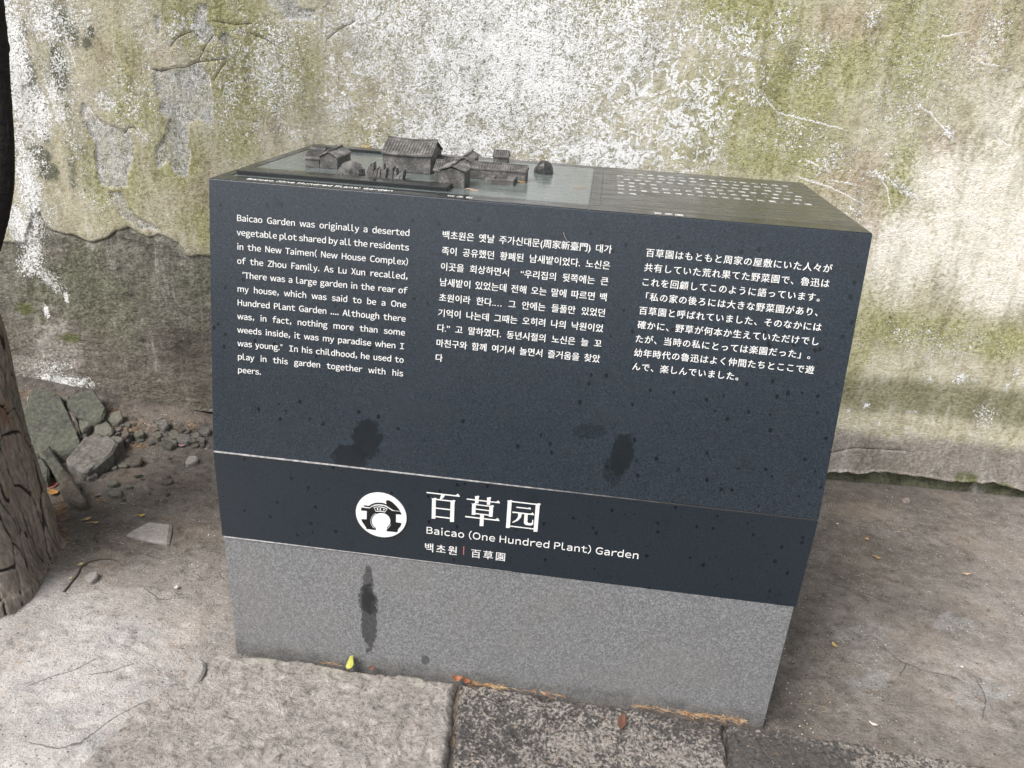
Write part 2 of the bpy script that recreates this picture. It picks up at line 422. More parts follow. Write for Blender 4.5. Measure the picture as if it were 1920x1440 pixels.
# lower zone on the left: all plaster gone below a ragged line
lowpoly = W((-40, 450), (15, 455), (45, 455), (60, 400), (75, 400), (88, 425), (115, 440), (140, 440), (165, 455), (200, 447), (218, 432), (240, 425), (275, 445), (300, 440), (335, 455), (352, 480), (395, 478), (470, 480), (640, 500), (900, 520), (1200, 600), (1200, 1000), (-300, 1000), (-500, 460))
low = np.clip(poly_sdf(WX, WZ, lowpoly) + rag * 0.8, -0.05, 0.05)
low = np.where(WX < -2.25, np.clip(0.47 - WZ + rag, -.05, .05), low)
# grey dado band along the foot of the wall on the right
xr, zr = on_wall(1700, 812); dado = np.clip((zr + 0.05 * (fbm(WX * 5, WZ * 9, 54, 4) - 0.5) - WZ) / 0.10, -1, 1) * sstep(-0.2, 0.3, WX)
# green band above it
x0, z0 = on_wall(1700, 745); band = blob(WX, WZ, WX * 0 + 1.3, z0, 9, 0.085) * sstep(0.4, 0.9, WX) + 0.35 * (fbm(WX * 9, WZ * 9, 64, 4) - 0.5)
moss = field([(1812, 900, 26, 22, .9), (1880, 915, 40, 16, .7), (1760, 925, 60, 8, .8), (45, 580, 26, 16, .7), (130, 635, 26, 14, .75), (80, 600, 12, 10, .5), (190, 620, 14, 10, .4)]) + 0.35 * (fbm(WX * 30, WZ * 30, 66, 3) - 0.5)
crack = np.full(WX.shape, 1.0)
for q in (W((285, 130), (300, 134), (322, 128), (348, 126), (370, 116), (378, 100), (388, 80), (398, 66)), W((372, 116), (392, 114), (422, 110)), W((318, 88), (330, 72), (345, 64), (362, 58)), W((400, 152), (412, 130), (422, 118)),
          W((400, 40), (418, 42), (440, 46), (470, 44)), W((100, 435), (125, 440), (162, 452), (175, 456), (205, 445), (218, 432)), W((232, 250), (240, 240), (250, 238), (258, 246)), W((615, 72), (635, 55), (665, 40)),
          W((1545, 912 - 60), (1600, 840), (1700, 845)), W((470, 63), (500, 75), (515, 85))):
    crack = line_sd(WX, WZ, q, crack)
crack = np.clip(crack, -.05, .05)
lowtone = field([(110, 650, 60, 70, .9), (60, 690, 60, 30, .8), (30, 520, 30, 60, .5), (215, 600, 26, 50, .35), (90, 470, 60, 20, .5)]) - field([(350, 650, 90, 60, .8), (330, 560, 60, 60, .5), (120, 545, 60, 30, .4), (390, 740, 60, 40, .5)])
scrt = np.full(WX.shape, 1.0)
for q in (W((1722, 198), (1745, 212), (1775, 246)), W((1500, 333), (1560, 352), (1622, 384)), W((1462, 212), (1520, 226), (1580, 242)), W((1440, 190), (1452, 205)), W((1640, 318), (1662, 350), (1668, 380)), W((1840, 118), (1870, 122)), W((1560, 338), (1600, 345)), W((1860, 250), (1895, 275)),
          W((1330, 270), (1345, 290)), W((160, 195), (185, 230)), W((120, 60), (140, 120)), W((1512, 300), (1535, 312)), W((85, 150), (98, 190), (110, 230)), W((1760, 70), (1800, 62))):
    scrt = line_sd(WX, WZ, q, scrt)
scrt = np.clip(scrt, -.05, .05)
# relief
WY = 0.006 * (fbm(WX * 1.6, WZ * 1.6, 101, 3) - 0.5) + 0.0035 * (fbm(WX * 9, WZ * 9, 103, 4) - 0.5)
WY = WY + 0.0035 * sstep(-0.0015, 0.0025, peel) + 0.006 * sstep(-0.002, 0.003, low)
WY = WY + sstep(0, .02, low) * 0.006 * (fbm(WX * 30 + WZ * 12, WZ * 45, 107, 4) - 0.5)
WY = WY + 0.003 * np.exp(-(crack / 0.003) ** 2)
# the render breaks off just above the soil: ragged lower lip with the wall's footing set back under it
lip = 0.016 + 0.030 * (fbm(WX * 9, WX * 0 + 3, 111, 4) - 0.5) + 0.010 * (fbm(WX * 45, WX * 0 + 9, 113, 3) - 0.5)
lip = lip + 0.013 * sstep(0.85, 1.3, WX) - 0.010 * sstep(1.3, 1.75, WX)
lip = np.where(WX < -1.25, -0.2, lip)
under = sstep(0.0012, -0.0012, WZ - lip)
WY = WY - 0.0028 * np.exp(-((WZ - lip - 0.004) / 0.006) ** 2) + 0.020 * under
w_ = Mat("weathered_limewash", 0.9, 0.2)
XYZ = w_.tc
nA = w_.noise(3.5, 6, 0.6, 0.3); nB = w_.noise(22, 6, 0.65, 0.2); nC = w_.noise(95, 5, 0.65); nD = w_.noise(340, 3, 0.6)
st = w_.noise(60, 4, 0.6, co=w_.scale((1, 1, 0.22)))          # rain streaks
tan_ = w_.ramp(w_.add(w_.mul(nB, 0.6), w_.mul(nC, 0.4)), (0.3, (.29, .26, .165)), (0.5, (.52, .485, .355)), (0.70, (.76, .73, .63)))
tan_ = w_.mix(w_.step(w_.add(w_.attr("warm"), w_.mul(w_.sub(nB, .5), .8)), .25, .75, 0, .75), tan_, w_.ramp(nC, (.3, (.27, .205, .14)), (.7, (.60, .49, .38))))
olive = w_.ramp(w_.add(w_.mul(nC, 0.6), w_.mul(nD, 0.4)), (0.34, (.150, .148, .054)), (0.5, (.345, .335, .155)), (0.66, (.57, .56, .34)))
fa = w_.add(w_.attr("algae"), w_.mul(w_.sub(nB, 0.5), 0.7)); fa = w_.add(fa, w_.mul(w_.sub(st, 0.5), 0.7))
c = w_.mix(w_.step(fa, 0.12, 0.66, 0, .92), tan_, olive)
fw = w_.add(w_.attr("wash"), w_.mul(w_.sub(nC, 0.5), 0.55)); fw = w_.add(fw, w_.mul(w_.sub(st, .5), .4))
c = w_.mix(w_.step(fw, 0.22, 0.75, 0, .92), c, w_.ramp(w_.add(w_.mul(nC, .6), w_.mul(nB, .4)), (.3, (.66, .60, .46)), (.5, (.84, .80, .71)), (.72, (.92, .90, .86))))
fd = w_.add(w_.attr("dark"), w_.mul(w_.sub(nC, 0.5), 0.9))
c = w_.mix(w_.step(fd, 0.22, 0.50, 0, .92), c, w_.ramp(nD, (.3, (.035, .04, .024)), (.7, (.15, .16, .10))))
c = w_.mix(w_.step(w_.add(w_.attr("band"), w_.mul(w_.sub(nB, .5), .5)), .35, .85, 0, .8), c, w_.ramp(nC, (.3, (.115, .12, .06)), (.7, (.26, .25, .15))))
fdd = w_.add(w_.attr("dado"), w_.mul(w_.sub(nB, .5), .7))
c = w_.mix(w_.step(fdd, -.1, .5, 0, .96), c, w_.ramp(w_.add(w_.mul(nA, .5), w_.mul(nC, .5)), (.34, (.16, .142, .12)), (.5, (.28, .252, .222)), (.66, (.46, .425, .39))))
grain = w_.add(w_.mul(nD, .55), w_.mul(nC, .45))
pc = w_.ramp(grain, (.36, (.13, .128, .11)), (.50, (.43, .425, .39)), (.62, (.80, .79, .76)))
pc = w_.mix(w_.step(nB, .42, .62, 0, .55), pc, c)
c = w_.mix(w_.step(w_.add(w_.attr("peel"), w_.mul(w_.sub(nC, .5), .006)), -.0008, .0008), c, pc)
lowc = w_.ramp(w_.add(w_.mul(nB, .5), w_.mul(nC, .5)), (.34, (.080, .074, .060)), (.5, (.170, .160, .135)), (.66, (.34, .325, .285)))
xs = w_.sep()
lowc = w_.mix(w_.step(w_.add(nA, w_.mul(w_.sub(nB, .5), .5)), .40, .62, 0, .65), lowc, w_.ramp(nC, (.34, (.08, .086, .052)), (.66, (.235, .24, .165))))
lowc = w_.mix(w_.mul(w_.step(xs[2], .50, .14), w_.step(w_.noise(2.3, 3), .40, .6, .35, .9)), lowc, w_.ramp(nC, (.3, (.115, .10, .082)), (.7, (.215, .19, .162))))
lowc = w_.mix(w_.step(w_.add(w_.attr('lowtone'), w_.mul(w_.sub(nB, .5), .6)), .2, .8, 0, .8), lowc, w_.ramp(nC, (.34, (.20, .18, .155)), (.66, (.46, .43, .39))))
lowc = w_.mix(w_.step(w_.attr('lowtone'), -.2, -.9, 0, .5), lowc, (.055, .050, .042))
flk = w_.step(w_.add(nD, w_.mul(nB, .5)), .93, 1.0, 0, .8)
lowc = w_.mix(w_.mul(flk, w_.step(xs[2], .12, .4)), lowc, (.55, .54, .48))
c = w_.mix(w_.step(w_.attr('low'), -.040, -.002, 0, .45), c, w_.mix(.5, c, lowc))
lowc = w_.mix(w_.mul(w_.step(w_.attr('low'), .030, .0, 0, .55), w_.step(nB, .4, .6)), lowc, (.38, .37, .31))
c = w_.mix(w_.step(w_.add(w_.attr("low"), w_.mul(w_.sub(nC, .5), .016)), -.0025, .0025), c, lowc)
c = w_.mix(w_.step(w_.add(w_.attr("moss"), w_.mul(w_.sub(nD, .5), .5)), .3, .6, 0, .85), c, w_.ramp(nD, (.3, (.06, .07, .02)), (.7, (.17, .18, .07))))
# lime efflorescence: crusty crumbs and worm-like loops
nz = w_.noise(27, 2, 0.5, 1.1); worm = w_.step(w_.ma('ABSOLUTE', w_.sub(nz, 0.5)), 0.0, 0.13, 1.0, 0.0)
nz2 = w_.noise(66, 2, 0.5, 1.3); worm2 = w_.step(w_.ma('ABSOLUTE', w_.sub(nz2, 0.5)), 0.0, 0.17, 1.0, 0.0)
nz3 = w_.noise(165, 3, 0.6, .8)
patA = w_.add(w_.mul(worm2, 0.42), w_.add(w_.mul(w_.step(nz3, .25, .75), 0.40), w_.mul(w_.step(nD, .25, .75), .18)))
patB = w_.add(w_.mul(worm, 0.48), w_.add(w_.mul(worm2, .34), w_.mul(w_.step(nz3, .25, .75), 0.18)))
lp = w_.attr("loop")
pat = w_.add(w_.mul(patA, w_.sub(1.0, lp)), w_.mul(patB, lp))
nM = w_.noise(15, 5, .62, .5)
d = w_.add(w_.attr("white"), w_.mul(w_.sub(nM, .5), .75)); wm = w_.sub(w_.add(pat, w_.mul(d, .66)), .93)
wmask = w_.mul(w_.step(wm, -0.02, 0.045), w_.step(w_.attr("white"), .08, .22))
c = w_.mix(w_.step(w_.attr("white"), .40, .90, 0, .78), c, w_.ramp(w_.add(w_.mul(nC, .5), w_.mul(nD, .5)), (.35, (.15, .15, .12)), (.50, (.42, .425, .37)), (.62, (.66, .665, .62))))
c = w_.mix(wmask, c, w_.ramp(w_.add(w_.mul(nD, .6), w_.mul(nM, .4)), (.32, (.60, .61, .58)), (.45, (.80, .80, .78)), (.6, (.93, .93, .93))))
sk = w_.ma('ABSOLUTE', w_.add(w_.attr('scratch'), w_.mul(w_.sub(nC, .5), .012)))
c = w_.mix(w_.mul(w_.step(sk, .0030, .0012), w_.step(nD, .34, .5)), c, (.86, .86, .84))
ck = w_.ma('ABSOLUTE', w_.add(w_.attr("crack"), w_.mul(w_.sub(nC, .5), .004)))
c = w_.mix(w_.step(ck, .0018, .0006, 0, .9), c, (.05, .048, .04))
vd = w_.voro(38); c = w_.mix(w_.mul(w_.step(vd, .075, .045), w_.step(w_.voro(38, out="Color"), .70, .74)), c, (.10, .095, .08))
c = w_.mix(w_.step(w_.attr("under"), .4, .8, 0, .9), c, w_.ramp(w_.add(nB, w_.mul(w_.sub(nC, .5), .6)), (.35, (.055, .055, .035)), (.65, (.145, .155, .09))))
fine = w_.add(w_.mul(nC, .30), w_.add(w_.mul(nD, .40), w_.mul(w_.noise(800, 2, .6), .30)))
stn = w_.noise(11, 6, .7, .4, co=w_.scale((1.6, 1, .45)))
c = w_.mix(.75, c, w_.ramp(stn, (.34, (.62, .62, .58)), (.50, (1.0, 1.0, 1.0)), (.70, (1.0, 1.0, 1.0))), 'MULTIPLY')
c = w_.mix(w_.step(stn, .54, .72, 0, .35), c, (.74, .73, .68))
c = w_.mix(.85, c, w_.ramp(fine, (.38, (.46, .46, .45)), (.485, (.96, .96, .96)), (.60, (1.0, 1.0, 1.0))), 'MULTIPLY')
w_.col(c)
# trowel scratches
scr = w_.noise(120, 3, .6, co=w_.scale((0.5, 1, 1), rot=(0, -0.9, 0)))
pit = w_.voro(330, feat='SMOOTH_F1'); pit2 = w_.step(w_.voro(120), .0, .42)
h = w_.add(w_.mul(nC, .35), w_.add(w_.mul(pit, .22), w_.mul(pit2, .16))); h = w_.add(h, w_.mul(wmask, .28)); h = w_.add(h, w_.mul(nB, .55)); h = w_.add(h, w_.mul(scr, .05))
h = w_.add(h, w_.mul(w_.step(w_.attr("low"), 0, .01), w_.mul(w_.noise(60, 4, .6, .8, co=w_.scale((.6, 1, 1), rot=(0, .4, 0))), .9)))
w_.nor(w_.bump(h, 0.0075, 0.85))
wall = empty("plaster_wall", (0, WALL_D, -0.02))
tag(wall, "tall weathered lime plaster wall stained green and flaking white behind the plinth", "wall")
yy = WY + 0.03 * WX
A = {"scratch": scrt, "lowtone": lowtone, "white": white, "loop": loop, "algae": algae, "dark": dark, "wash": wash, "warm": warm, "peel": peel, "low": low, "dado": dado, "band": band, "moss": moss, "crack": crack, "under": under}
wf = grid_mesh("render_face", WX, yy, WZ + 0.02, w_.m, wall, attrs=A, flip=False)
bm = bmesh.new(); bm_box(bm, -9, 9, 0.03, 0.36, -0.2, 2.68)
for v in bm.verts: v.co.y += 0.03 * v.co.x
from_bm("wall_core", bm, w_.m, wall)
bm = bmesh.new(); bm_box(bm, -9, 9, -0.06, 0.42, 2.684, 2.76)
for v in bm.verts: v.co.y += 0.03 * v.co.x
rd = Mat("grey_coping", .8, .3); rd.col(rd.ramp(rd.noise(30, 5), (.3, (.08, .08, .08)), (.7, (.17, .17, .165))))
from_bm("coping", bm, rd.m, wall)

# ================================================================== KERB SLABS in front of the plinth
def slab_mat(name, pale):
    s = Mat(name, .85, .3)
    a = s.noise(7, 5, .6, .4); b = s.noise(38, 6, .66, .6); c_ = s.noise(150, 5, .65); d_ = s.noise(520, 3, .6)
    if pale:
        col = s.ramp(s.add(s.mul(b, .45), s.add(s.mul(c_, .35), s.mul(a, .2))), (.36, (.095, .084, .075)), (.44, (.225, .204, .185)), (.54, (.335, .306, .280)), (.66, (.50, .468, .438)))
        col = s.mix(s.step(c_, .42, .32, 0, .8), col, (.09, .078, .073))
        col = s.mix(s.mul(s.step(s.voro(130), .11, .06), s.step(s.voro(130, out="Color"), .6, .65)), col, (.70, .68, .66))
        sx = s.sep()
        col = s.mix(s.mul(s.step(sx[1], -.06, -.02), s.step(a, .4, .6, 0, .35)), col, (.42, .43, .33))
    else:
        m = s.step(s.add(s.mul(b, .45), s.mul(c_, .55)), .40, .60)
        dk = s.ramp(s.add(s.mul(d_, .5), s.mul(c_, .5)), (.36, (.026, .025, .025)), (.62, (.13, .12, .112)))
        lt = s.ramp(s.add(s.mul(c_, .5), s.mul(d_, .5)), (.38, (.12, .106, .094)), (.52, (.27, .243, .218)), (.66, (.50, .46, .42)))
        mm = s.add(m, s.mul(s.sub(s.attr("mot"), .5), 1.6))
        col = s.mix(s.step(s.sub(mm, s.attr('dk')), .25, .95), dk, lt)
        col = s.mix(s.mul(s.step(s.voro(70), .17, .10), s.step(s.voro(70, out="Color"), .66, .72)), col, (.42, .29, .19))
        s.rough(s.ramp(mm, (.2, (.30,) * 3), (.8, (.9,) * 3)))
    s.col(col)
    hh = s.add(s.mul(b, .8), s.add(s.mul(c_, .55), s.mul(d_, .16)))
    s.nor(s.bump(hh, .009 if pale else .012, 1.0))
    return s.m
M_pale = slab_mat("pale_rough_stone", True); M_dark = slab_mat("dark_mottled_stone", False)
def slab(name, poly, z, amp, seed, mat, label, dkf=lambda X, Y: X * 0):
    """a kerb stone: dense height field over its outline, with worn edges that drop into the soil"""
    ps = np.array(poly); a, b = ps.min(0) - .012, ps.max(0) + .012
    st_ = 0.0036
    X, Y = np.meshgrid(np.arange(a[0], b[0], st_), np.arange(a[1], b[1], st_))
    sd = poly_sdf(X, Y, poly) + 0.012 * (fbm(X * 24, Y * 24, seed + 3, 4) - 0.5) + .05 * (fbm(X * 7, Y * 7, seed + 2, 4) - .5) * sstep(-.50, -.60, X) + .004 * (fbm(X * 90, Y * 90, seed + 4, 2) - .5)
    r = amp * (fbm(X * 7, Y * 9, seed, 5, .55) - .5) + amp * .55 * (fbm(X * 34, Y * 40, seed + 7, 4, .6) - .5)
    pt = sstep(.36, .24, fbm(X * 48, Y * 48, seed + 8, 3)); r = r - amp * .28 * pt
    Z = z + r - 0.012 * sstep(.012, 0, sd) ** 1.5
    Z = np.where(sd < 0, z - 0.012 - np.clip(-sd * 7, 0, .075), Z)
    mot = fbm(X * 5, Y * 7, seed + 12, 4)
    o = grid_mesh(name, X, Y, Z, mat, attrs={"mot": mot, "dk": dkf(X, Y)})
    return tag(o, label, "paving stone")
JX = -0.078
slab("kerb_stone", [(-0.625, SLAB_BACK + .002), (JX - .003, SLAB_BACK + .004), (JX + .004, -.10), (JX + .022, -.24), (JX + .034, -.62), (-.80, -.62), (-.74, -.32), (-.70, -.16), (-.655, -.06)], .004, .016, 210, M_pale,
     "pale grey rough kerb stone left of the open joint, in front of the plinth")
slab("kerb_stone", [(JX + .008, SLAB_BACK + .006), (.22, SLAB_BACK + .003), (.508, SLAB_BACK - .001), (.502, -.09), (.492, -.62), (JX + .046, -.62), (JX + .034, -.24), (JX + .014, -.11)], .000, .024, 330, M_dark,
     "middle kerb stone, black mottled and pitted, with a brown leaf on it")
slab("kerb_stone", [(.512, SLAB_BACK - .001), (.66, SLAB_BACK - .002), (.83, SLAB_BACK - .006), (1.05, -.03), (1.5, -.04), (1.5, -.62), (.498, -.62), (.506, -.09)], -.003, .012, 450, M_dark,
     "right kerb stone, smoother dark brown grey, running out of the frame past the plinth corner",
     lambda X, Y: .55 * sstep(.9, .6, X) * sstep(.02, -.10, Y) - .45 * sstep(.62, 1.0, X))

# ================================================================== PLINTH
H1, H2, H3, LEAN, DEPTH, HW = 0.30778, 0.51502, 1.04348, 0.09168, 0.55244, 0.6
BACK = LEAN + DEPTH
PL = empty("information_plinth", (0, 0, 0))
tag(PL, "black granite information plinth with engraved texts and a miniature garden model on its top", "sign")
def granite(name, cols, sc=900, rough=.5, spots=False, upper=False, bumpd=.0004, spec=.5, streak=None):
    s = Mat(name, rough, spec)
    a = s.noise(3.2, 4, .6); b = s.noise(sc, 2, .7); b2 = s.noise(sc * .36, 3, .6); f_ = s.noise(26, 5, .6)
    col = s.ramp(s.add(s.mul(b, .6), s.mul(b2, .4)), (.38, cols[0]), (.5, cols[1]), (.63, cols[2]))
    if not upper:
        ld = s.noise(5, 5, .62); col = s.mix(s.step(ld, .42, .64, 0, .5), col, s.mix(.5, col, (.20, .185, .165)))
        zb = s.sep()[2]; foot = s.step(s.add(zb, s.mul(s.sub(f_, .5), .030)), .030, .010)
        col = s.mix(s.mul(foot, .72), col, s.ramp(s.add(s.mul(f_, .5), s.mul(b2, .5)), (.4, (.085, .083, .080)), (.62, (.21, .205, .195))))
    rr = rough
    if upper:
        sp = s.step(s.add(s.noise(850, 1, .5), s.mul(b2, .2)), .80, .86); col = s.mix(s.mul(sp, .35), col, (.22, .24, .28))
        xs_ = s.sep()
        rr = s.ramp(s.add(s.mul(a, .5), s.mul(f_, .5)), (.3, (rough - .06,) * 3), (.7, (rough + .08,) * 3))
        col = s.mix(s.step(f_, .52, .72, 0, .40), col, s.mix(.5, col, (.0, .0, .0)))
    if spots:
        # chips and clinging drops, thicker towards the right
        xs_ = s.sep()
        warp = s.add(s.voro(46, co=s.scale((1, 1, .8))), s.mul(s.sub(s.noise(210, 3, .6), .5), .16))
        keep = s.step(s.add(s.voro(46, co=s.scale((1, 1, .8)), out="Color"), s.mul(s.step(xs_[0], -.1, .5), .36)), .64, .67)
        sp1 = s.mul(s.step(warp, .19, .15), keep)
        warp2 = s.add(s.voro(110), s.mul(s.sub(s.noise(400, 2, .6), .5), .2))
        keep2 = s.step(s.add(s.voro(110, out="Color"), s.mul(s.step(xs_[0], -.3, .5), .30)), .74, .78)
        sp2 = s.mul(s.step(warp2, .15, .10), keep2)
        sp = s.ma('MAXIMUM', sp1, sp2)
        col = s.mix(s.mul(sp, .85), col, (.004, .006, .010))
        rr = s.mix(sp, rr if not isinstance(rr, float) else (rr,) * 3, (.12,) * 3)
    for (at_, dist_, k) in (streak or []):
        # wet marks: soft-edged ellipses fixed on the stone
        xs_ = s.sep(); u = s.ma('DIVIDE', s.sub(xs_[0], at_[0]), dist_[0]); v = s.ma('DIVIDE', s.sub(xs_[2], at_[1]), dist_[1])
        q = s.ma('SQRT', s.add(s.mul(u, u), s.mul(v, v))); q = s.add(q, s.mul(s.sub(s.noise(60, 5, .65), .5), 1.5))
        mk = s.step(q, 1.08, .92)
        col = s.mix(s.mul(mk, k), col, s.mix(.86, col, (.008, .010, .013)))
        if upper: rr = s.mix(mk, rr if not isinstance(rr, float) else (rr,) * 3, (.10,) * 3)
    s.col(col); s.rough(rr)
    s.nor(s.bump(s.add(b, s.mul(b2, .6)), bumpd, .5))
    return s.m
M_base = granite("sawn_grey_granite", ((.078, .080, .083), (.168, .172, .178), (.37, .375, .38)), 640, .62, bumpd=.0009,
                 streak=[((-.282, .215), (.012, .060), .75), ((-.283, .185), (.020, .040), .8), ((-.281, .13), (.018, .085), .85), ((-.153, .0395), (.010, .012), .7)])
M_up = granite("honed_black_granite_upper", ((.008, .0125, .019), (.0165, .0240, .0345), (.034, .046, .062)), 760, .24, spots=True, upper=True, spec=.75,
               streak=[((-.283, .575), (.030, .040), .85), ((-.315, .535), (.034, .028), .85), ((.218, .600), (.022, .038), .85), ((.205, .57), (.02, .03), .5), ((.15, .64), (.03, .015), .3)])
M_lo = granite("honed_black_granite_lower", ((.009, .0145, .020), (.016, .0230, .031), (.030, .040, .052)), 760, .32, spots=True, upper=True, spec=.45)
def profile_block(name, prof, mat, bev, hw=HW):
    """side profile (y, z) drawn out across the plinth's width"""
    bm = bmesh.new(); poly_prism(bm, prof, lambda u, v, t: (t, u, v), -hw, hw)
    bmesh.ops.recalc_face_normals(bm, faces=bm.faces)
    bevel(bm, bev)
    return from_bm(name, bm, mat, PL)
block("granite_base", -HW + .003, HW - .003, 0.0015, BACK - .02, -.10, H1 - .0008, M_base, PL, .002)
block("lower_panel", -HW, HW, 0, BACK, H1 + .0008, H2 - .0022, M_lo, PL, .0012)
UB = profile_block("upper_panel", [(0.0003, H2 + .0006), (LEAN, H3), (BACK, H3), (BACK, H2 + .0006)], M_up, .0014)
mo = Mat("pale_mortar", .9); mo.col(mo.mix(mo.step(mo.add(mo.sep()[0], mo.mul(mo.noise(20), .5)), .1, .62), mo.ramp(mo.noise(90, 4), (.3, (.20, .19, .19)), (.6, (.46, .45, .45))), (.05, .048, .045)))
# mortar bead: fat and pale on the left, thin on the right
bm = bmesh.new(); rnd = random.Random(3)
N = 90; ring = []
for i in range(N + 1):
    t = i / N; x = -HW + .002 + t * (2 * HW - .004); th = .0014 * (1 - .72 * t) + .0004 * rnd.random(); pr = .0012 * (1 - .9 * t) + .0005 * rnd.random()
    z = H2 - .0008
    ring.append([bm.verts.new(p) for p in ((x, .02, z - th), (x, -pr, z - th * .8), (x, -pr, z + th * .8), (x, .02, z + th))])
for a, b in zip(ring, ring[1:]):
    for k in range(3): bm.faces.new([a[k], b[k], b[k + 1], a[k + 1]])
from_bm("mortar_joint", bm, mo.m, PL)
bm = bmesh.new(); ring = []
for i in range(41):
    t = i / 40; x = -HW + .004 + t * .62; th = .0015 * (1 - t) + .0002
    ring.append([bm.verts.new(p) for p in ((x, .02, H1 - th), (x, -.0012 * (1 - t) - .0001, H1 - th), (x, -.0012 * (1 - t) - .0001, H1 + .0004), (x, .02, H1 + .0004))])
for a, b in zip(ring, ring[1:]):
    for k in range(3): bm.faces.new([a[k], b[k], b[k + 1], a[k + 1]])
from_bm("mortar_joint", bm, mo.m, PL)

# ---- top: wet stone frame, map slab, text slab
def wet(name, c0, c1, rough=.12, green=False):
    s = Mat(name, rough, .6)
    st_ = s.scale((.55, 2.2, 1)); a = s.noise(22, 5, .6, .5, co=st_); b = s.noise(90, 4, .6, co=s.scale((.5, 2, 1)))
    col = s.ramp(s.add(s.mul(a, .6), s.mul(b, .4)), (.35, c0), (.65, c1))
    s.col(col)
    s.rough(s.ramp(a, (.35, (rough * .6,) * 3), (.6, (rough * 2.2,) * 3), (.75, (rough * 3.5,) * 3)))
    s.nor(s.bump(s.add(s.noise(14, 3, .5, co=s.scale((.8, 1.6, 1))), s.mul(b, .10)), .0035, .35))
    return s.m
M_wet = wet("wet_black_stone", (.010, .012, .013), (.030, .033, .034), .11)
M_txt = wet("wet_grey_stone", (.028, .030, .029), (.060, .062, .058), .15)
M_map = wet("wet_greenish_slate", (.075, .092, .090), (.150, .175, .170), .11)
TZ = H3 + .0012
GR = .0018
block("rim_slab", -.5985, .106, LEAN + .001, .136, H3 - .006, TZ, M_wet, PL, .0008)
block("rim_slab", -.5985, -.578, .138, BACK - .002, H3 - .006, TZ, M_wet, PL, .0008)
block("rim_slab", -.576, .106, .606, BACK - .002, H3 - .006, TZ, M_wet, PL, .0008)
block("divider_slab", .1095, .1265, .138, BACK - .002, H3 - .006, TZ, M_wet, PL, .0008)
block("rim_slab", .108, .5985, LEAN + .001, .136, H3 - .006, TZ, M_wet, PL, .0008)
block("text_slab", .1295, .5985, .138, BACK - .002, H3 - .006, TZ - .0002, M_txt, PL, .0008)
MZ = TZ - .0004
block("map_slab", -.576, -.475, .138, .604, H3 - .006, MZ, M_map, PL, .0006)
block("map_slab", -.4735, .106, .138, .604, H3 - .006, MZ + .0003, M_map, PL, .0006)
block("path_ledge", -.572, -.160, .150, .196, MZ - .001, MZ + .0085, M_wet, PL, .0012)
block("path_ledge", -.172, -.160, .1965, .212, MZ - .001, MZ + .0085, M_wet, PL, .0012)
block("path_ledge", -.572, -.335, .56, .598, MZ - .001, MZ + .0075, M_wet, PL, .0012)

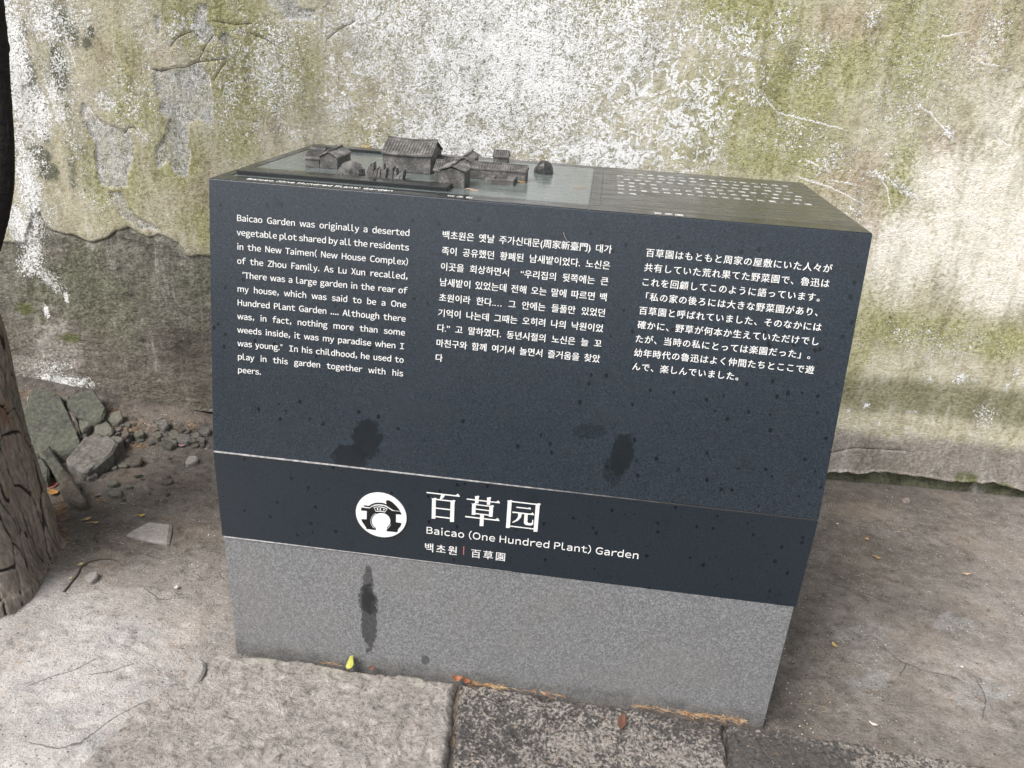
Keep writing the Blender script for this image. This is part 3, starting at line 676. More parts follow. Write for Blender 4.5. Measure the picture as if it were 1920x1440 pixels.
# ---- miniature buildings of the garden
mm_ = Mat("cast_grey_metal", .62, .5)
a = mm_.noise(45, 5, .65); b = mm_.noise(300, 3, .6); mz = mm_.sep()
mm_.col(mm_.ramp(mm_.add(mm_.mul(a, .6), mm_.mul(b, .4)), (.34, (.040, .039, .037)), (.5, (.105, .10, .095)), (.64, (.25, .24, .228))))
mm_.nor(mm_.bump(mm_.add(b, a), .0008, .6)); M_mini = mm_.m
MT = MZ + .0004
def roof_mesh(x0, x1, y0, y1, he, hr, along, sag=.0, ov=.002, rows=12, thick=.0025):
    """gabled roof with tile ribs; along = 'x' or 'y' is the direction of the ridge"""
    bm = bmesh.new()
    if along == 'x': L0, L1, B0, B1 = x0 - ov, x1 + ov, y0 - ov, y1 + ov; P = lambda l, b_, z: (l, b_, z)
    else: L0, L1, B0, B1 = y0 - ov, y1 + ov, x0 - ov, x1 + ov; P = lambda l, b_, z: (b_, l, z)
    mid = (B0 + B1) / 2; n = 10
    def zr(l):
        t = (l - L0) / (L1 - L0) * 2 - 1
        return hr + sag * t * t
    def shell(l0, l1, b0, b1, z_e, lift):
        prev = None
        for i in range(n + 1):
            l = l0 + (l1 - l0) * i / n
            k = zr(l) - hr
            r = [bm.verts.new(P(l, b0, z_e + k * .5 + lift)), bm.verts.new(P(l, b1, zr(l) + lift)), bm.verts.new(P(l, b1, zr(l) - thick)), bm.verts.new(P(l, b0, z_e + k * .5 - thick))]
            if prev:
                for q in range(4): bm.faces.new([prev[q], r[q], r[(q + 1) % 4], prev[(q + 1) % 4]])
            else: bm.faces.new(r)
            prev = r
        bm.faces.new(prev[::-1])
    shell(L0, L1, B0, mid, he, 0); shell(L0, L1, B1, mid, he, 0)
    # tile ribs
    for i in range(rows):
        l = L0 + (L1 - L0) * (i + .5) / rows; wdt = (L1 - L0) / rows * .30
        for be in (B0, B1):
            k = zr(l) - hr
            e = be + (mid - be) * .12; r_ = be + (mid - be) * .86
            ze = he + (hr - he) * .12 + k * .5; zz = he + (hr - he) * .86 + k * .9
            vs = [bm.verts.new(P(l + s1 * wdt, yb, zb + up)) for s1, up in ((-1, -.0005), (0, .0019), (1, -.0005)) for yb, zb in ((e, ze), (r_, zz))]
            bm.faces.new([vs[0], vs[1], vs[3], vs[2]]); bm.faces.new([vs[2], vs[3], vs[5], vs[4]]); bm.faces.new([vs[0], vs[2], vs[4]])
    # ridge beam
    prev = None
    for i in range(n + 1):
        l = L0 + (L1 - L0) * i / n; z = zr(l); e = .0016
        r = [bm.verts.new(P(l, mid - e, z - .001)), bm.verts.new(P(l, mid - e, z + .0030)), bm.verts.new(P(l, mid + e, z + .0030)), bm.verts.new(P(l, mid + e, z - .001))]
        if prev:
            for q in range(4): bm.faces.new([prev[q], r[q], r[(q + 1) % 4], prev[(q + 1) % 4]])
        else: bm.faces.new(r)
        prev = r
    bm.faces.new(prev[::-1])
    bmesh.ops.recalc_face_normals(bm, faces=bm.faces)
    return bm
def mini_house(x0, x1, y0, y1, he, hr, along, sag=0.0, rows=12, ov=.002, label=None):
    z0 = MT; he += z0 - .0010; hr += z0 - .0016
    bm = bmesh.new(); e = .0006
    if along == 'x': pr = [(y0, z0), (y1, z0), (y1, he - e), ((y0 + y1) / 2, hr - e - .001), (y0, he - e)]; poly_prism(bm, pr, lambda u, v, t: (t, u, v), x0, x1)
    else: pr = [(x0, z0), (x1, z0), (x1, he - e), ((x0 + x1) / 2, hr - e - .001), (x0, he - e)]; poly_prism(bm, pr, lambda u, v, t: (u, t, v), y0, y1)
    bmesh.ops.recalc_face_normals(bm, faces=bm.faces); bevel(bm, .0007, 1)
    wl = from_bm("miniature_house", bm, M_mini, PL)
    if label: wl['label'] = label
    from_bm("roof", roof_mesh(x0, x1, y0, y1, he + .001, hr + .001, along, sag, ov, rows), M_mini, wl)
    return wl
mini_house(-.492, -.4615, .300, .372, .0185, .034, 'x', rows=9, label="low wing of the left miniature house")
mini_house(-.4595, -.422, .298, .388, .0235, .0345, 'y', .002, rows=11, label="gabled miniature house at the left end of the model")
mini_house(-.334, -.2315, .328, .440, .0365, .060, 'x', .0030, rows=17, ov=.003, label="largest miniature hall with a sagging ridge")
mini_house(-.187, -.1365, .198, .262, .0310, .0400, 'y', .003, rows=10, label="gabled miniature gatehouse at the front of the model")
mini_house(-.206, -.1885, .243, .300, .0235, .0385, 'x', rows=5, label="narrow wing beside the miniature gatehouse")
mini_house(-.178, -.150, .345, .452, .0300, .0380, 'y', .002, rows=10, label="tall miniature gable end behind the gatehouse")
mini_house(-.228, -.181, .380, .430, .0170, .0270, 'x', .002, rows=7, label="miniature gate roof between the hall and the gatehouse")
mini_house(-.147, -.030, .322, .372, .0215, .0300, 'x', rows=22, ov=.0012, label="long low miniature building")
mini_house(-.132, -.098, .560, .598, .0160, .0270, 'x', rows=8, label="smallest miniature hut at the back edge")
# well frame
bm = bmesh.new()
for q in ((-.108, -.050, .270, .286), (-.108, -.050, .336, .352), (-.108, -.092, .2865, .3355), (-.066, -.050, .2865, .3355)): bm_box(bm, q[0], q[1], q[2], q[3], MT, MT + .0095)
from_bm("well_kerb", bm, M_mini, PL)
def rough_ball(name, cx, cy, rx, ry, rz, seed, mat, parent, fins=0, z0=None):
    n, m_ = 28, 40
    th = np.linspace(0.0, math.pi * .5, n)[:, None] * np.ones((1, m_ + 1)); ph = np.linspace(0, 2 * math.pi, m_ + 1)[None, :] * np.ones((n, 1))
    r = 1 + .28 * np.sin(th) * (fbm(np.cos(ph) * np.sin(th) * 3 + 7, np.sin(ph) * np.sin(th) * 3 + 9, seed, 4) - .5)
    if fins: r = r * (1 - .20 * np.abs(np.sin(ph * fins + th * 3)) * np.sin(th))
    X = cx + rx * r * np.sin(th) * np.cos(ph); Y = cy + ry * r * np.sin(th) * np.sin(ph); Z = (MT if z0 is None else z0) + rz * r * np.cos(th) - .0005
    return grid_mesh(name, X, Y, Z, mat, parent, flip=True)
mb = Mat("dark_wet_metal", .35, .5); mb.col(mb.ramp(mb.noise(120, 4), (.35, (.018, .018, .018)), (.65, (.07, .068, .065)))); mb.nor(mb.bump(mb.noise(160, 4), .001, .6))
bsh = rough_ball("miniature_tree", -.004, .470, .0215, .021, .0285, 5, mb.m, PL, 0); bsh['label'] = "round dark clipped bush of the model"
rough_ball("miniature_mound", -.3755, .246, .031, .024, .0285, 9, M_mini, PL, 9)
rn = random.Random(8)
for i in range(11):
    x = -.338 + i * .0066; hgt = .027 - .0009 * i + .006 * math.sin(i * 1.9)
    bm = bmesh.new(); lean = .004 + .003 * rn.random()
    q = [(x - .0050, 0), (x + .0052, 0), (x + .0050 + lean * .5, hgt * .62), (x + .0012 + lean, hgt), (x - .003 + lean * .6, hgt * .66)]
    yb = .224 + .006 * rn.random()
    poly_prism(bm, q, lambda u, v, t: (u, t + v * .12, MT + v), yb, yb + .016 + .01 * rn.random()); bmesh.ops.recalc_face_normals(bm, faces=bm.faces); bevel(bm, .0009, 1)
    from_bm("miniature_rock", bm, M_mini, PL)

# ---- engraved lettering
wp = Mat("white_filled_lettering", .75, .2); wp.col(wp.ramp(wp.noise(260, 4, .65), (.25, (.50, .48, .46)), (.38, (.76, .75, .73)), (.7, (.82, .82, .81)))); M_let = wp.m
wt = Mat("worn_lettering", .5, .4); wt.col(wt.mix(wt.step(wt.noise(420, 3, .6), .34, .46), (.06, .062, .062), (.78, .775, .765))); M_wlet = wt.m
rp = Mat("red_filled_mark", .7); rp.col((.45, .17, .15)); M_red = rp.m
def line_mesh(txt, size, sw=1.0, sc=1.0, off=0.0, res=2):
    cu = bpy.data.curves.new("t", 'FONT'); cu.body = txt; cu.size = size; cu.space_word = sw; cu.space_character = sc
    cu.offset = off; cu.resolution_u = res; cu.extrude = .00035
    o = bpy.data.objects.new("t", cu); C.objects.link(o)
    dg = bpy.context.evaluated_depsgraph_get(); dg.update()
    me = bpy.data.meshes.new_from_object(o.evaluated_get(dg))
    bpy.data.objects.remove(o); bpy.data.curves.remove(cu)
    co = np.zeros(len(me.vertices) * 3, np.float32); me.vertices.foreach_get("co", co)
    return me, co.reshape(-1, 3)
GC = {}
def wide_glyph(ch):
    """outline of one Latin letter from the built-in sans face, cut free of its sidebearings: (verts, faces, width) at size 1"""
    if ch not in GC:
        me, co = line_mesh(chr(ord(ch) - 0x21 + 0xFF01), 1.0, res=3)
        x0 = co[:, 0].min(); v = co.copy(); v[:, 0] -= x0
        GC[ch] = (v, [list(p.vertices) for p in me.polygons], float(v[:, 0].max())); bpy.data.meshes.remove(me)
    return GC[ch]
BEAR = {c_: (.085, .085) for c_ in "BDEFHIKLMNPRUbhiklmnpru1"}
BEAR.update({c_: (.05, .05) for c_ in "OCGQceodqgas"}); BEAR.update({c_: (.015, .015) for c_ in "AVWXYTZvwxyzft"}); BEAR.update({c_: (.07, .07) for c_ in ".,()"})
for c_, v_ in (("B", (.085, .05)), ("P", (.085, .03)), ("D", (.085, .05)), ("b", (.08, .05)), ("p", (.08, .05)), ("d", (.05, .08)), ("q", (.05, .08)), ("g", (.04, .02)), ("a", (.05, .075)), ("r", (.085, .0)), ("F", (.085, .02)), ("L", (.085, .02)),
               ("u", (.08, .08)), ("f", (.02, -.02)), ("t", (.02, .03)), ("G", (.05, .075)), ("e", (.05, .05)), ("(", (.09, .03)), (")", (.03, .09)), ("j", (-.02, .08)), ("s", (.04, .04)), ("I", (.10, .10)), ("C", (.05, .03)), ("K", (.085, .01)), ("k", (.08, .01))): BEAR[c_] = v_
def latin_line(txt, size, xl, bl, xr, mode, fat=.00028, hsc=1.0):
    """words spread to fill the measure, as the stone's justified lines are"""
    txt = txt.replace("“", '"').replace("”", '"')
    words = txt.split(" "); runs = []
    def run(wd, tr):
        x = 0; o = []
        for ch in wd:
            if ch == '"':
                for k in (0, .15): o.append(('q', x + .06 + k))
                x += .34; continue
            v, f_, gw = wide_glyph(ch); a, b = BEAR.get(ch, (.06, .06)); o.append((ch, x + a)); x += a + gw + b + tr
        return o, x - tr
    tr = 0.0
    base = [run(q, 0)[1] for q in words]; meas = None if xr is None else (xr - xl) / size / hsc
    gap = .27
    if meas is not None and mode == 'word': gap = (meas - sum(base)) / max(1, len(words) - 1)
    if meas is not None and mode == 'char': n = sum(len(q) for q in words) - 1; tr = (meas - sum(base) - gap * (len(words) - 1)) / n
    V = []; F = []; x = 0
    for q in words:
        o, wd = run(q, tr)
        for ch, gx_ in o:
            for dx in ((0, fat / size) if fat else (0,)):
                b = len(V)
                if ch == 'q':
                    vs = [(0.0, .54, 0), (.055, .54, 0), (.115, .78, 0), (.04, .78, 0)]; vs = vs + [(a_, b_, .02) for a_, b_, _ in vs]; fs = [[4, 5, 6, 7], [0, 1, 5, 4], [1, 2, 6, 5], [2, 3, 7, 6], [3, 0, 4, 7]]
                else: vs, fs, _ = wide_glyph(ch)
                for p in vs: V.append((xl + (x + gx_ + float(p[0]) + dx) * size * hsc, bl + float(p[1]) * size, (float(p[2]) if ch != 'q' else p[2] * size) + (.00007 if dx else 0)))
                F += [[b + k for k in f_] for f_ in fs]
        x += wd + gap + (tr if mode == 'char' else 0)
    return V, F
def lay_latin(rows, fn, label):
    V = []; F = []
    for r_ in rows:
        v, f_ = latin_line(*r_); b = len(V); V += [fn(p[0], p[1], p[2] + .0001) for p in v]; F += [[b + k for k in q] for q in f_]
    o = raw("lettering", V, F, M_let, PL); o['label'] = label; return o
def extent(txt, size, sw=1.0, sc=1.0):
    me, co = line_mesh(txt, size, sw, sc); bpy.data.meshes.remove(me); return co[:, 0].min(), co[:, 0].max()
def lay(name, rows, fn, mat, parent, label=None):
    """rows: (text, size, x_left, baseline, x_right or None, how, offset); all lines of one text become one part"""
    V = []; F = []; base = 0
    for txt, size, xl, bl, xr, how, off in rows:
        sw = sc = 1.0
        if xr is not None:
            a0, a1 = extent(txt, size)
            kw = dict(sw=1.6) if how == 'word' else dict(sc=1.3)
            b0, b1 = extent(txt, size, **kw)
            need = (xr - xl) - (a1 - a0); gain = (b1 - b0) - (a1 - a0)
            if how == 'word': sw = 1 + .6 * need / gain
            else: sc = 1 + .3 * need / gain
        elif how and how != 'word': sc = float(how)
        me, co = line_mesh(txt, size, sw, sc)
        x_ = co[:, 0] - (co[:, 0].min() if how != 'raw' else 0) + xl
        for dx in ((0, off) if off else (0,)):
            for p, x in zip(co, x_): V.append(fn(float(x) + dx, float(p[1]) + bl, float(p[2]) * (.25 if fn is top_fn else 1) + .0001 + (.00007 if dx else 0)))
            for p in me.polygons: F.append([base + i for i in p.vertices])
            base = len(V)
        bpy.data.meshes.remove(me)
    o = raw(name, V, F, mat, parent)
    if label: o['label'] = label
    return o
UP = np.array([LEAN, H3 - H2]); PLEN = float(np.hypot(*UP)); UP = UP / PLEN
def up_fn(u, v, t): return (u, v * UP[0] - t * UP[1] - .0002, H2 + v * UP[1] + t * UP[0])
def lo_fn(u, v, t): return (u, -t - .0002, v)
def top_fn(u, v, t): return (u, v, TZ + t)
ENG = ["Baicao Garden was originally a deserted", "vegetable plot shared by all the residents", "in the New Taimen( New House Complex)", "of the Zhou Family. As Lu Xun recalled,",
       "“There was a large garden in the rear of", "my house, which was said to be a One", "Hundred Plant Garden .... Although there", "was, in fact, nothing more than some", "weeds inside, it was my paradise when I",
       "was young.”  In his childhood, he used to", "play in this garden together with his", "peers."]
rows = []
for i, t in enumerate(ENG):
    rows.append((t, .0155, -.5465 + (.010 if i == 4 else 0), .4633 - i * (.4633 - .1699) / 11, None if i == 11 else -.2145, 'word', .00022, .93))
lay_latin(rows, up_fn, "English text block on the left of the upper panel")
KOR = ["백초원은 옛날 주가신대문(周家新臺門) 대가", "족이 공유했던 황폐된 남새밭이었다. 노신은", "이곳을 회상하면서  “우리집의 뒷쪽에는 큰", "남새밭이 있었는데 전해 오는 말에 따르면 백", "초원이라 한다.… 그 안에는 들풀만 있었던",
       "기억이 나는데 그때는 오히려 나의 낙원이었", "다.” 고 말하였다. 동년시절의 노신은 늘 꼬", "마친구와 함께 여기서 놀면서 즐거움을 찾았", "다"]
rows = [(t, .0164, -.1532, .4650 - i * .02887, None if i == 8 else .1560, 'word', .00028) for i, t in enumerate(KOR)]
lay("lettering", rows, up_fn, M_let, PL, "Korean text block in the middle of the upper panel")
JPN = ["百草園はもともと周家の屋敷にいた人々が", "共有していた荒れ果てた野菜園で、魯迅は", "これを回顧してこのように語っています。", "「私の家の後ろには大きな野菜園があり、", "百草園と呼ばれていました、そのなかには",
       "確かに、野草が何本か生えていただけでし", "たが、当時の私にとっては楽園だった」。", "幼年時代の魯迅はよく仲間たちとここで遊", "んで、楽しんでいました。"]
a0, a1 = extent(JPN[0], .0162); b0, b1 = extent(JPN[0], .0162, sc=1.3)
ksc = 1 + .3 * ((.5425 - .2177) - (a1 - a0)) / ((b1 - b0) - (a1 - a0))
rows = [(t, .0162, .2177 + (.009 if i == 3 else 0), .4650 - i * .02618, None, str(ksc), .00022) for i, t in enumerate(JPN)]
lay("lettering", rows, up_fn, M_let, PL, "Japanese text block on the right of the upper panel")
lay_latin([("Baicao (One Hundred Plant) Garden", .0222, -.158, .378, .2776, 'char', .00012)], lo_fn, "English title line on the lower panel")
lay("lettering", [("백초원", .0235, -.1588, .3348, -.0923, 'char', .0004)], lo_fn, M_let, PL, "Korean title on the lower panel")
lay("lettering", [("百草園", .0225, -.062, .3345, .0085, 'char', .0002)], lo_fn, M_let, PL, "Japanese title on the lower panel")
bm = bmesh.new(); poly_prism(bm, [(-.0785, .3365), (-.0767, .3365), (-.0767, .3570), (-.0785, .3570)], lo_fn, 0, .0005); bmesh.ops.recalc_face_normals(bm, faces=bm.faces)
from_bm("divider_bar", bm, M_red, PL)
TOPC = ["　　百草园原为周家新台门族人所共有", "的一个荒芜的菜园。鲁迅后来回忆说，", "“我家的后面有一个很大的园，相传叫", "作百草园。……其中似乎确凿只有一些", "野草；但那时却是我的乐园。”童年时", "代的鲁迅经常和小伙伴在此玩耍，充满", "乐趣。"]
rows = []
a0, a1 = extent(TOPC[1], .0165); b0, b1 = extent(TOPC[1], .0165, sc=1.3); ksc = 1 + .3 * ((.560 - .162) - (a1 - a0)) / ((b1 - b0) - (a1 - a0))
for i, t in enumerate(TOPC):
    t2 = t.replace("　", ""); ind = 2 * (.398 / 17) if i == 0 else 0
    rows.append((t2, .0158, .160 + ind, .556 - i * .0450, None, str(ksc), 0))
lay("lettering", rows, top_fn, M_wlet, PL, "Chinese text on the flat top slab")
lay_latin([("Baicao (One Hundred Plant) Garden", .0150, -.535, .1075, -.254, 'char', 0)], top_fn, "English caption on the top rim")
lay("lettering", [("백초원", .0165, -.152, .104, -.106, 'char', .0001)], top_fn, M_wlet, PL, "Korean caption on the top rim")
lay("lettering", [("百草園", .0165, .224, .104, .276, 'char', .0001)], top_fn, M_wlet, PL, "Japanese caption on the top rim")
# large title in a serif Song hand: thick uprights, thin bars with a wedge at the right end
def bar(x0, x1, y, th=.032, wedge=.075):
    return [(x0, y - th / 2), (x1 - .005, y - th / 2), (x1, y + th * .2), (x1 - wedge * .65, y + wedge), (x1 - wedge * 1.5, y + th / 2), (x0, y + th / 2)]
def stem(x0, x1, y0, y1, cap=.03):
    return [(x0, y0), (x1, y0 + .012), (x1, y1 - .01), (x1 + cap, y1 + .018), (x1 - .02, y1 + .045), (x0 + .02, y1 + .01), (x0 - cap * .5, y1 + .02), (x0, y1 - .02)]
BAI = [bar(.0, 1.0, .93, .034, .085), [(.44, .915), (.56, .915), (.50, .80), (.42, .735), (.40, .745)], stem(.17, .285, .02, .73), stem(.73, .85, -.02, .73), bar(.24, .80, .725, .034, .03), bar(.27, .75, .415, .032, 0.02), bar(.27, .75, .105, .034, 0.02)]
CAO = [bar(.02, 1.0, .865, .032, .075), stem(.27, .375, .75, .98, .02), stem(.62, .72, .75, .98, .02), stem(.19, .30, .33, .71), stem(.70, .81, .33, .71), bar(.26, .76, .705, .03, .02), bar(.28, .72, .545, .03, .0), bar(.28, .72, .385, .03, .0), bar(.0, 1.02, .235, .034, .085), stem(.44, .555, -.04, .345, .0)]
YUAN = [stem(.02, .14, -.01, .95), stem(.86, .98, -.03, .95), bar(.10, .92, .945, .034, .03), bar(.12, .88, .065, .03, .0), bar(.29, .73, .765, .03, .055), bar(.18, .84, .575, .034, .07),
        [(.36, .57), (.47, .57), (.45, .42), (.37, .30), (.22, .20), (.20, .215), (.31, .32), (.36, .43)], [(.55, .57), (.65, .57), (.65, .30), (.68, .255), (.76, .25), (.79, .27), (.80, .38), (.825, .38), (.835, .24), (.80, .195), (.72, .175), (.62, .18), (.56, .22), (.55, .28)]]
def glyph(strokes, x0, z0, w0, h0):
    bm = bmesh.new()
    for k, s_ in enumerate(strokes):
        poly_prism(bm, [(x0 + u * w0, z0 + v * h0) for u, v in s_], lo_fn, 0, .0006 + .00004 * k)
    bmesh.ops.recalc_face_normals(bm, faces=bm.faces)
    o = from_bm("title_character", bm, M_let, PL); return o
glyph(BAI, -.1575, .4145, .0675, .066); glyph(CAO, -.0775, .4145, .0685, .066); glyph(YUAN, .0050, .4155, .0665, .066)

# ---- round emblem: black moon gate on a white disc
em = empty("emblem", (0, 0, 0)); em.parent = PL; em['label'] = "white round emblem with a black moon gate"
we = Mat("white_enamel", .35, .5); we.col((.80, .80, .79)); be = Mat("black_enamel", .4, .5); be.col((.006, .007, .009))
ECX, ECZ, ER = -.2508, .4099, .0530
bm = bmesh.new(); poly_prism(bm, [(ECX + ER * math.cos(i * math.pi / 48), ECZ + ER * math.sin(i * math.pi / 48)) for i in range(96)], lo_fn, 0, .0022)
bmesh.ops.recalc_face_normals(bm, faces=bm.faces); from_bm("disc", bm, we.m, em)
def epx(*q):
    o = []
    for x, y in q:
        p = on_plane(650 + x / 13.715, 910 + y / 13.715, (0, 1, 0), -.002); o.append((p[0], p[2]))
    return o
bm = bmesh.new()
def ep(pts, t=.0004): poly_prism(bm, pts, lo_fn, .0020, .0022 + t)
def arc(cx, cy, rx, ry, a0, a1, n=16): return [(cx + rx * math.cos(math.radians(a0 + (a1 - a0) * i / n)), cy + ry * math.sin(math.radians(a0 + (a1 - a0) * i / n))) for i in range(n + 1)]
# left half of the gate, right half, roof edge, leaf above
L_in = arc(885, 915, 240, 212, 128, 262, 18)
ep(epx((385, 565), (590, 590), (640, 555), (720, 525), (830, 510), (848, 515), (848, 692), *[(x, y) for x, y in L_in[::-1]], (748, 1085), (752, 1145), (505, 1115), (500, 1075), (440, 990), (395, 920), (380, 865), (515, 872), (522, 655), (370, 640)))
R_in = arc(885, 915, 240, 212, 262, 412, 18)
ep(epx((850, 515), (960, 530), (1050, 570), (1110, 610), (1170, 650), (1380, 672), (1415, 745), (1268, 738), (1268, 945), (1412, 968), (1390, 1040), (1320, 1125), (1305, 1200), (1030, 1175), (1030, 1120), (1064, 1118), *[(x, y) for x, y in R_in[::-1]], (850, 692)))
ep(epx((455, 508), (580, 522), (640, 480), (730, 448), (830, 438), (940, 452), (1030, 480), (1100, 520), (1170, 580), (1190, 600), (1190, 625), (1090, 560), (1000, 505), (900, 482), (820, 475), (720, 488), (650, 520), (595, 558), (440, 540)), .0005)
ep(epx((1012, 400), (1050, 375), (1110, 390), (1190, 440), (1270, 520), (1330, 590), (1375, 655), (1240, 640), (1195, 625), (1150, 590), (1060, 520), (1020, 450)), .0006)
bmesh.ops.recalc_face_normals(bm, faces=bm.faces); from_bm("gate_figure", bm, be.m, em)
def stroke(name, pts, wd, t=.0010):
    bm = bmesh.new()
    L_ = []; R_ = []
    n = len(pts); closed = pts[0] == pts[-1]
    for k, (x, y) in enumerate(pts):
        a = pts[k - 1] if k else (pts[-2] if closed else pts[0]); b = pts[k + 1] if k < n - 1 else (pts[1] if closed else pts[-1])
        dx, dy = b[0] - a[0], b[1] - a[1]; l = math.hypot(dx, dy) + 1e-9; nx, ny = -dy / l * wd / 2, dx / l * wd / 2
        L_.append((x + nx, y + ny)); R_.append((x - nx, y - ny))
    for k in range(n - 1): poly_prism(bm, epx(L_[k], L_[k + 1], R_[k + 1], R_[k]), lo_fn, .0024, .0022 + t)
    bmesh.ops.remove_doubles(bm, verts=bm.verts, dist=1e-6)
    bmesh.ops.recalc_face_normals(bm, faces=bm.faces); return from_bm(name, bm, we.m, em)
stroke("plaque_outline", [(705, 560), (830, 545), (940, 560), (1045, 600), (985, 680), (870, 655), (757, 660), (705, 560)], 16)
stroke("plaque_mark", [(800, 580), (798, 625)], 34); stroke("plaque_mark", [(870, 585), (868, 630)], 30); stroke("plaque_mark", [(965, 605), (955, 635)], 34)
stroke("arch_line", arc(885, 915, 262, 232, 130, 240, 14), 9); stroke("arch_line", arc(885, 918, 262, 234, 18, 48, 6), 9)

# ================================================================== TREE on the left
def tube_field(name, pts, rads, nu, nv, mat, parent, disp, tones, twist=0.0):
    """tapered trunk along a smooth centre line, dense enough to carry real bark relief"""
    P = np.array(pts, float); R_ = np.array(rads, float); k = len(P)
    t = np.linspace(0, k - 1, nv)
    def cr(A, t):
        i = np.clip(np.floor(t).astype(int), 0, k - 2); f = (t - i)[:, None] if A.ndim > 1 else (t - i)
        g0 = A[np.clip(i - 1, 0, k - 1)]; g1 = A[i]; g2 = A[i + 1]; g3 = A[np.clip(i + 2, 0, k - 1)]
        return .5 * ((2 * g1) + (-g0 + g2) * f + (2 * g0 - 5 * g1 + 4 * g2 - g3) * f * f + (-g0 + 3 * g1 - 3 * g2 + g3) * f ** 3)
    Cn = cr(P, t); Rr = cr(R_, t)
    s_ = np.concatenate([[0], np.cumsum(np.linalg.norm(np.diff(Cn, axis=0), axis=1))])
    T_ = np.gradient(Cn, axis=0); T_ /= np.linalg.norm(T_, axis=1)[:, None]
    U = np.cross(T_, np.array([0, 1.0, 0])); U /= np.linalg.norm(U, axis=1)[:, None]; V_ = np.cross(T_, U)
    a = np.linspace(0, 2 * math.pi, nu + 1)
    A_, SS = np.meshgrid(a, s_); RR = Rr[:, None] * np.ones_like(A_)
    dd, tn = disp(A_, SS, RR)
    rad = RR + dd
    X = Cn[:, None, :] + rad[..., None] * (np.cos(A_)[..., None] * U[:, None, :] + np.sin(A_)[..., None] * V_[:, None, :])
    return grid_mesh(name, X[..., 0], X[..., 1], X[..., 2], mat, parent, attrs={"deep": tn}, flip=False)
bk = Mat("fissured_bark", .92, .2)
bs = bk.scale((1, 1, .28)); b1_ = bk.noise(26, 5, .6, .5, co=bs); b2_ = bk.noise(110, 5, .65, co=bk.scale((1, 1, .4))); b3_ = bk.noise(420, 3, .6)
cc = bk.ramp(bk.add(bk.mul(b1_, .5), bk.mul(b2_, .5)), (.34, (.13, .105, .085)), (.5, (.27, .228, .190)), (.66, (.43, .375, .325)))
zz = bk.sep()[2]
cc = bk.mix(bk.mul(bk.step(b1_, .52, .66), bk.step(zz, .05, .5, .12, .8)), cc, (.215, .12, .065))
cc = bk.mix(bk.mul(bk.step(bk.noise(14, 4, .6), .56, .68), .5), cc, (.12, .135, .11))
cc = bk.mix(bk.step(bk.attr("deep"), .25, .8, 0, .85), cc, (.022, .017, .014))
bk.col(cc); bk.nor(bk.bump(bk.add(b2_, bk.mul(b3_, .35)), .006, .9))
def bark(A_, SS, RR):
    arc_ = A_ * .19
    wx_ = arc_ * 38 + 1.1 * (fbm(arc_ * 9, SS * 5, 301, 3) - .5) * 2; wy_ = SS * 7.0 + .8 * (fbm(arc_ * 9 + 5, SS * 6, 303, 3) - .5) * 2
    bd, idv = cells(wx_, wy_, 77)
    bd2, id2 = cells(wx_ * 2.3 + 4, wy_ * 2.1, 79)
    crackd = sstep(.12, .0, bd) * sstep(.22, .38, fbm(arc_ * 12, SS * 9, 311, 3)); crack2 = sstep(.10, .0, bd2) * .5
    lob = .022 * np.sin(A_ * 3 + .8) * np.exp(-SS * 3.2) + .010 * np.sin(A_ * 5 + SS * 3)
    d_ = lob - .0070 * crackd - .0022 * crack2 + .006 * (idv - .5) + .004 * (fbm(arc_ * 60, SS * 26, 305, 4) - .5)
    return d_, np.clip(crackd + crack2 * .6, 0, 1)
tree = empty("tree", (-1.36, .14, -.03)); tag(tree, "old tree with fissured brown bark and a flared foot at the left edge", "tree")
tl = (-1.36, .14, -.03)
tube_field("trunk", [(-.05, -.006, -.12), (-.05, -.006, .0), (-.05, .0, .05), (-.046, .018, .13), (-.047, .034, .24), (-.049, .040, .34), (-.045, .046, .50), (-.043, .048, .66), (-.085, .04, .85), (-.13, .03, 1.1), (-.20, .02, 1.6), (-.26, -.0, 2.4), (-.25, -.03, 3.3)],
           [.290, .262, .246, .218, .196, .187, .178, .172, .166, .160, .150, .135, .11], 460, 680, bk.m, tree, bark, None)
dk = Mat("dark_smooth_bark", .8, .25)  # smooth bark; near black because the limb's backlit shade is in its colour
q1 = dk.noise(40, 4, .6, co=dk.scale((1, 1, 2.2))); q2 = dk.noise(300, 3, .6)
dk.col(dk.ramp(dk.add(dk.mul(q1, .6), dk.mul(q2, .4)), (.35, (.010, .009, .008)), (.65, (.032, .028, .024)))); dk.nor(dk.bump(dk.add(q1, dk.mul(q2, .4)), .003, .8))
def smoothbark(A_, SS, RR):
    sc_ = np.abs(fbm(A_ * 1.6, SS * 26, 401, 3) - .5); scar = sstep(.03, .0, sc_)
    kn = sstep(.70, .85, fbm(A_ * 2.2, SS * 24, 407, 2))
    return .0012 * scar + .0028 * kn + .003 * (fbm(A_ * 1.2, SS * 8, 405, 3) - .5), scar * 0
lb = [(-.10, .10, .56), (-.03, .16, .66), (.048, .20, .785), (.114, .21, .92), (.148, .21, 1.03), (.170, .21, 1.18), (.192, .21, 1.36), (.21, .21, 1.7), (.16, .22, 2.3)]
tube_field("limb", lb, [.028, .025, .0225, .020, .0195, .0195, .020, .020, .018], 64, 700, dk.m, tree, smoothbark, None)

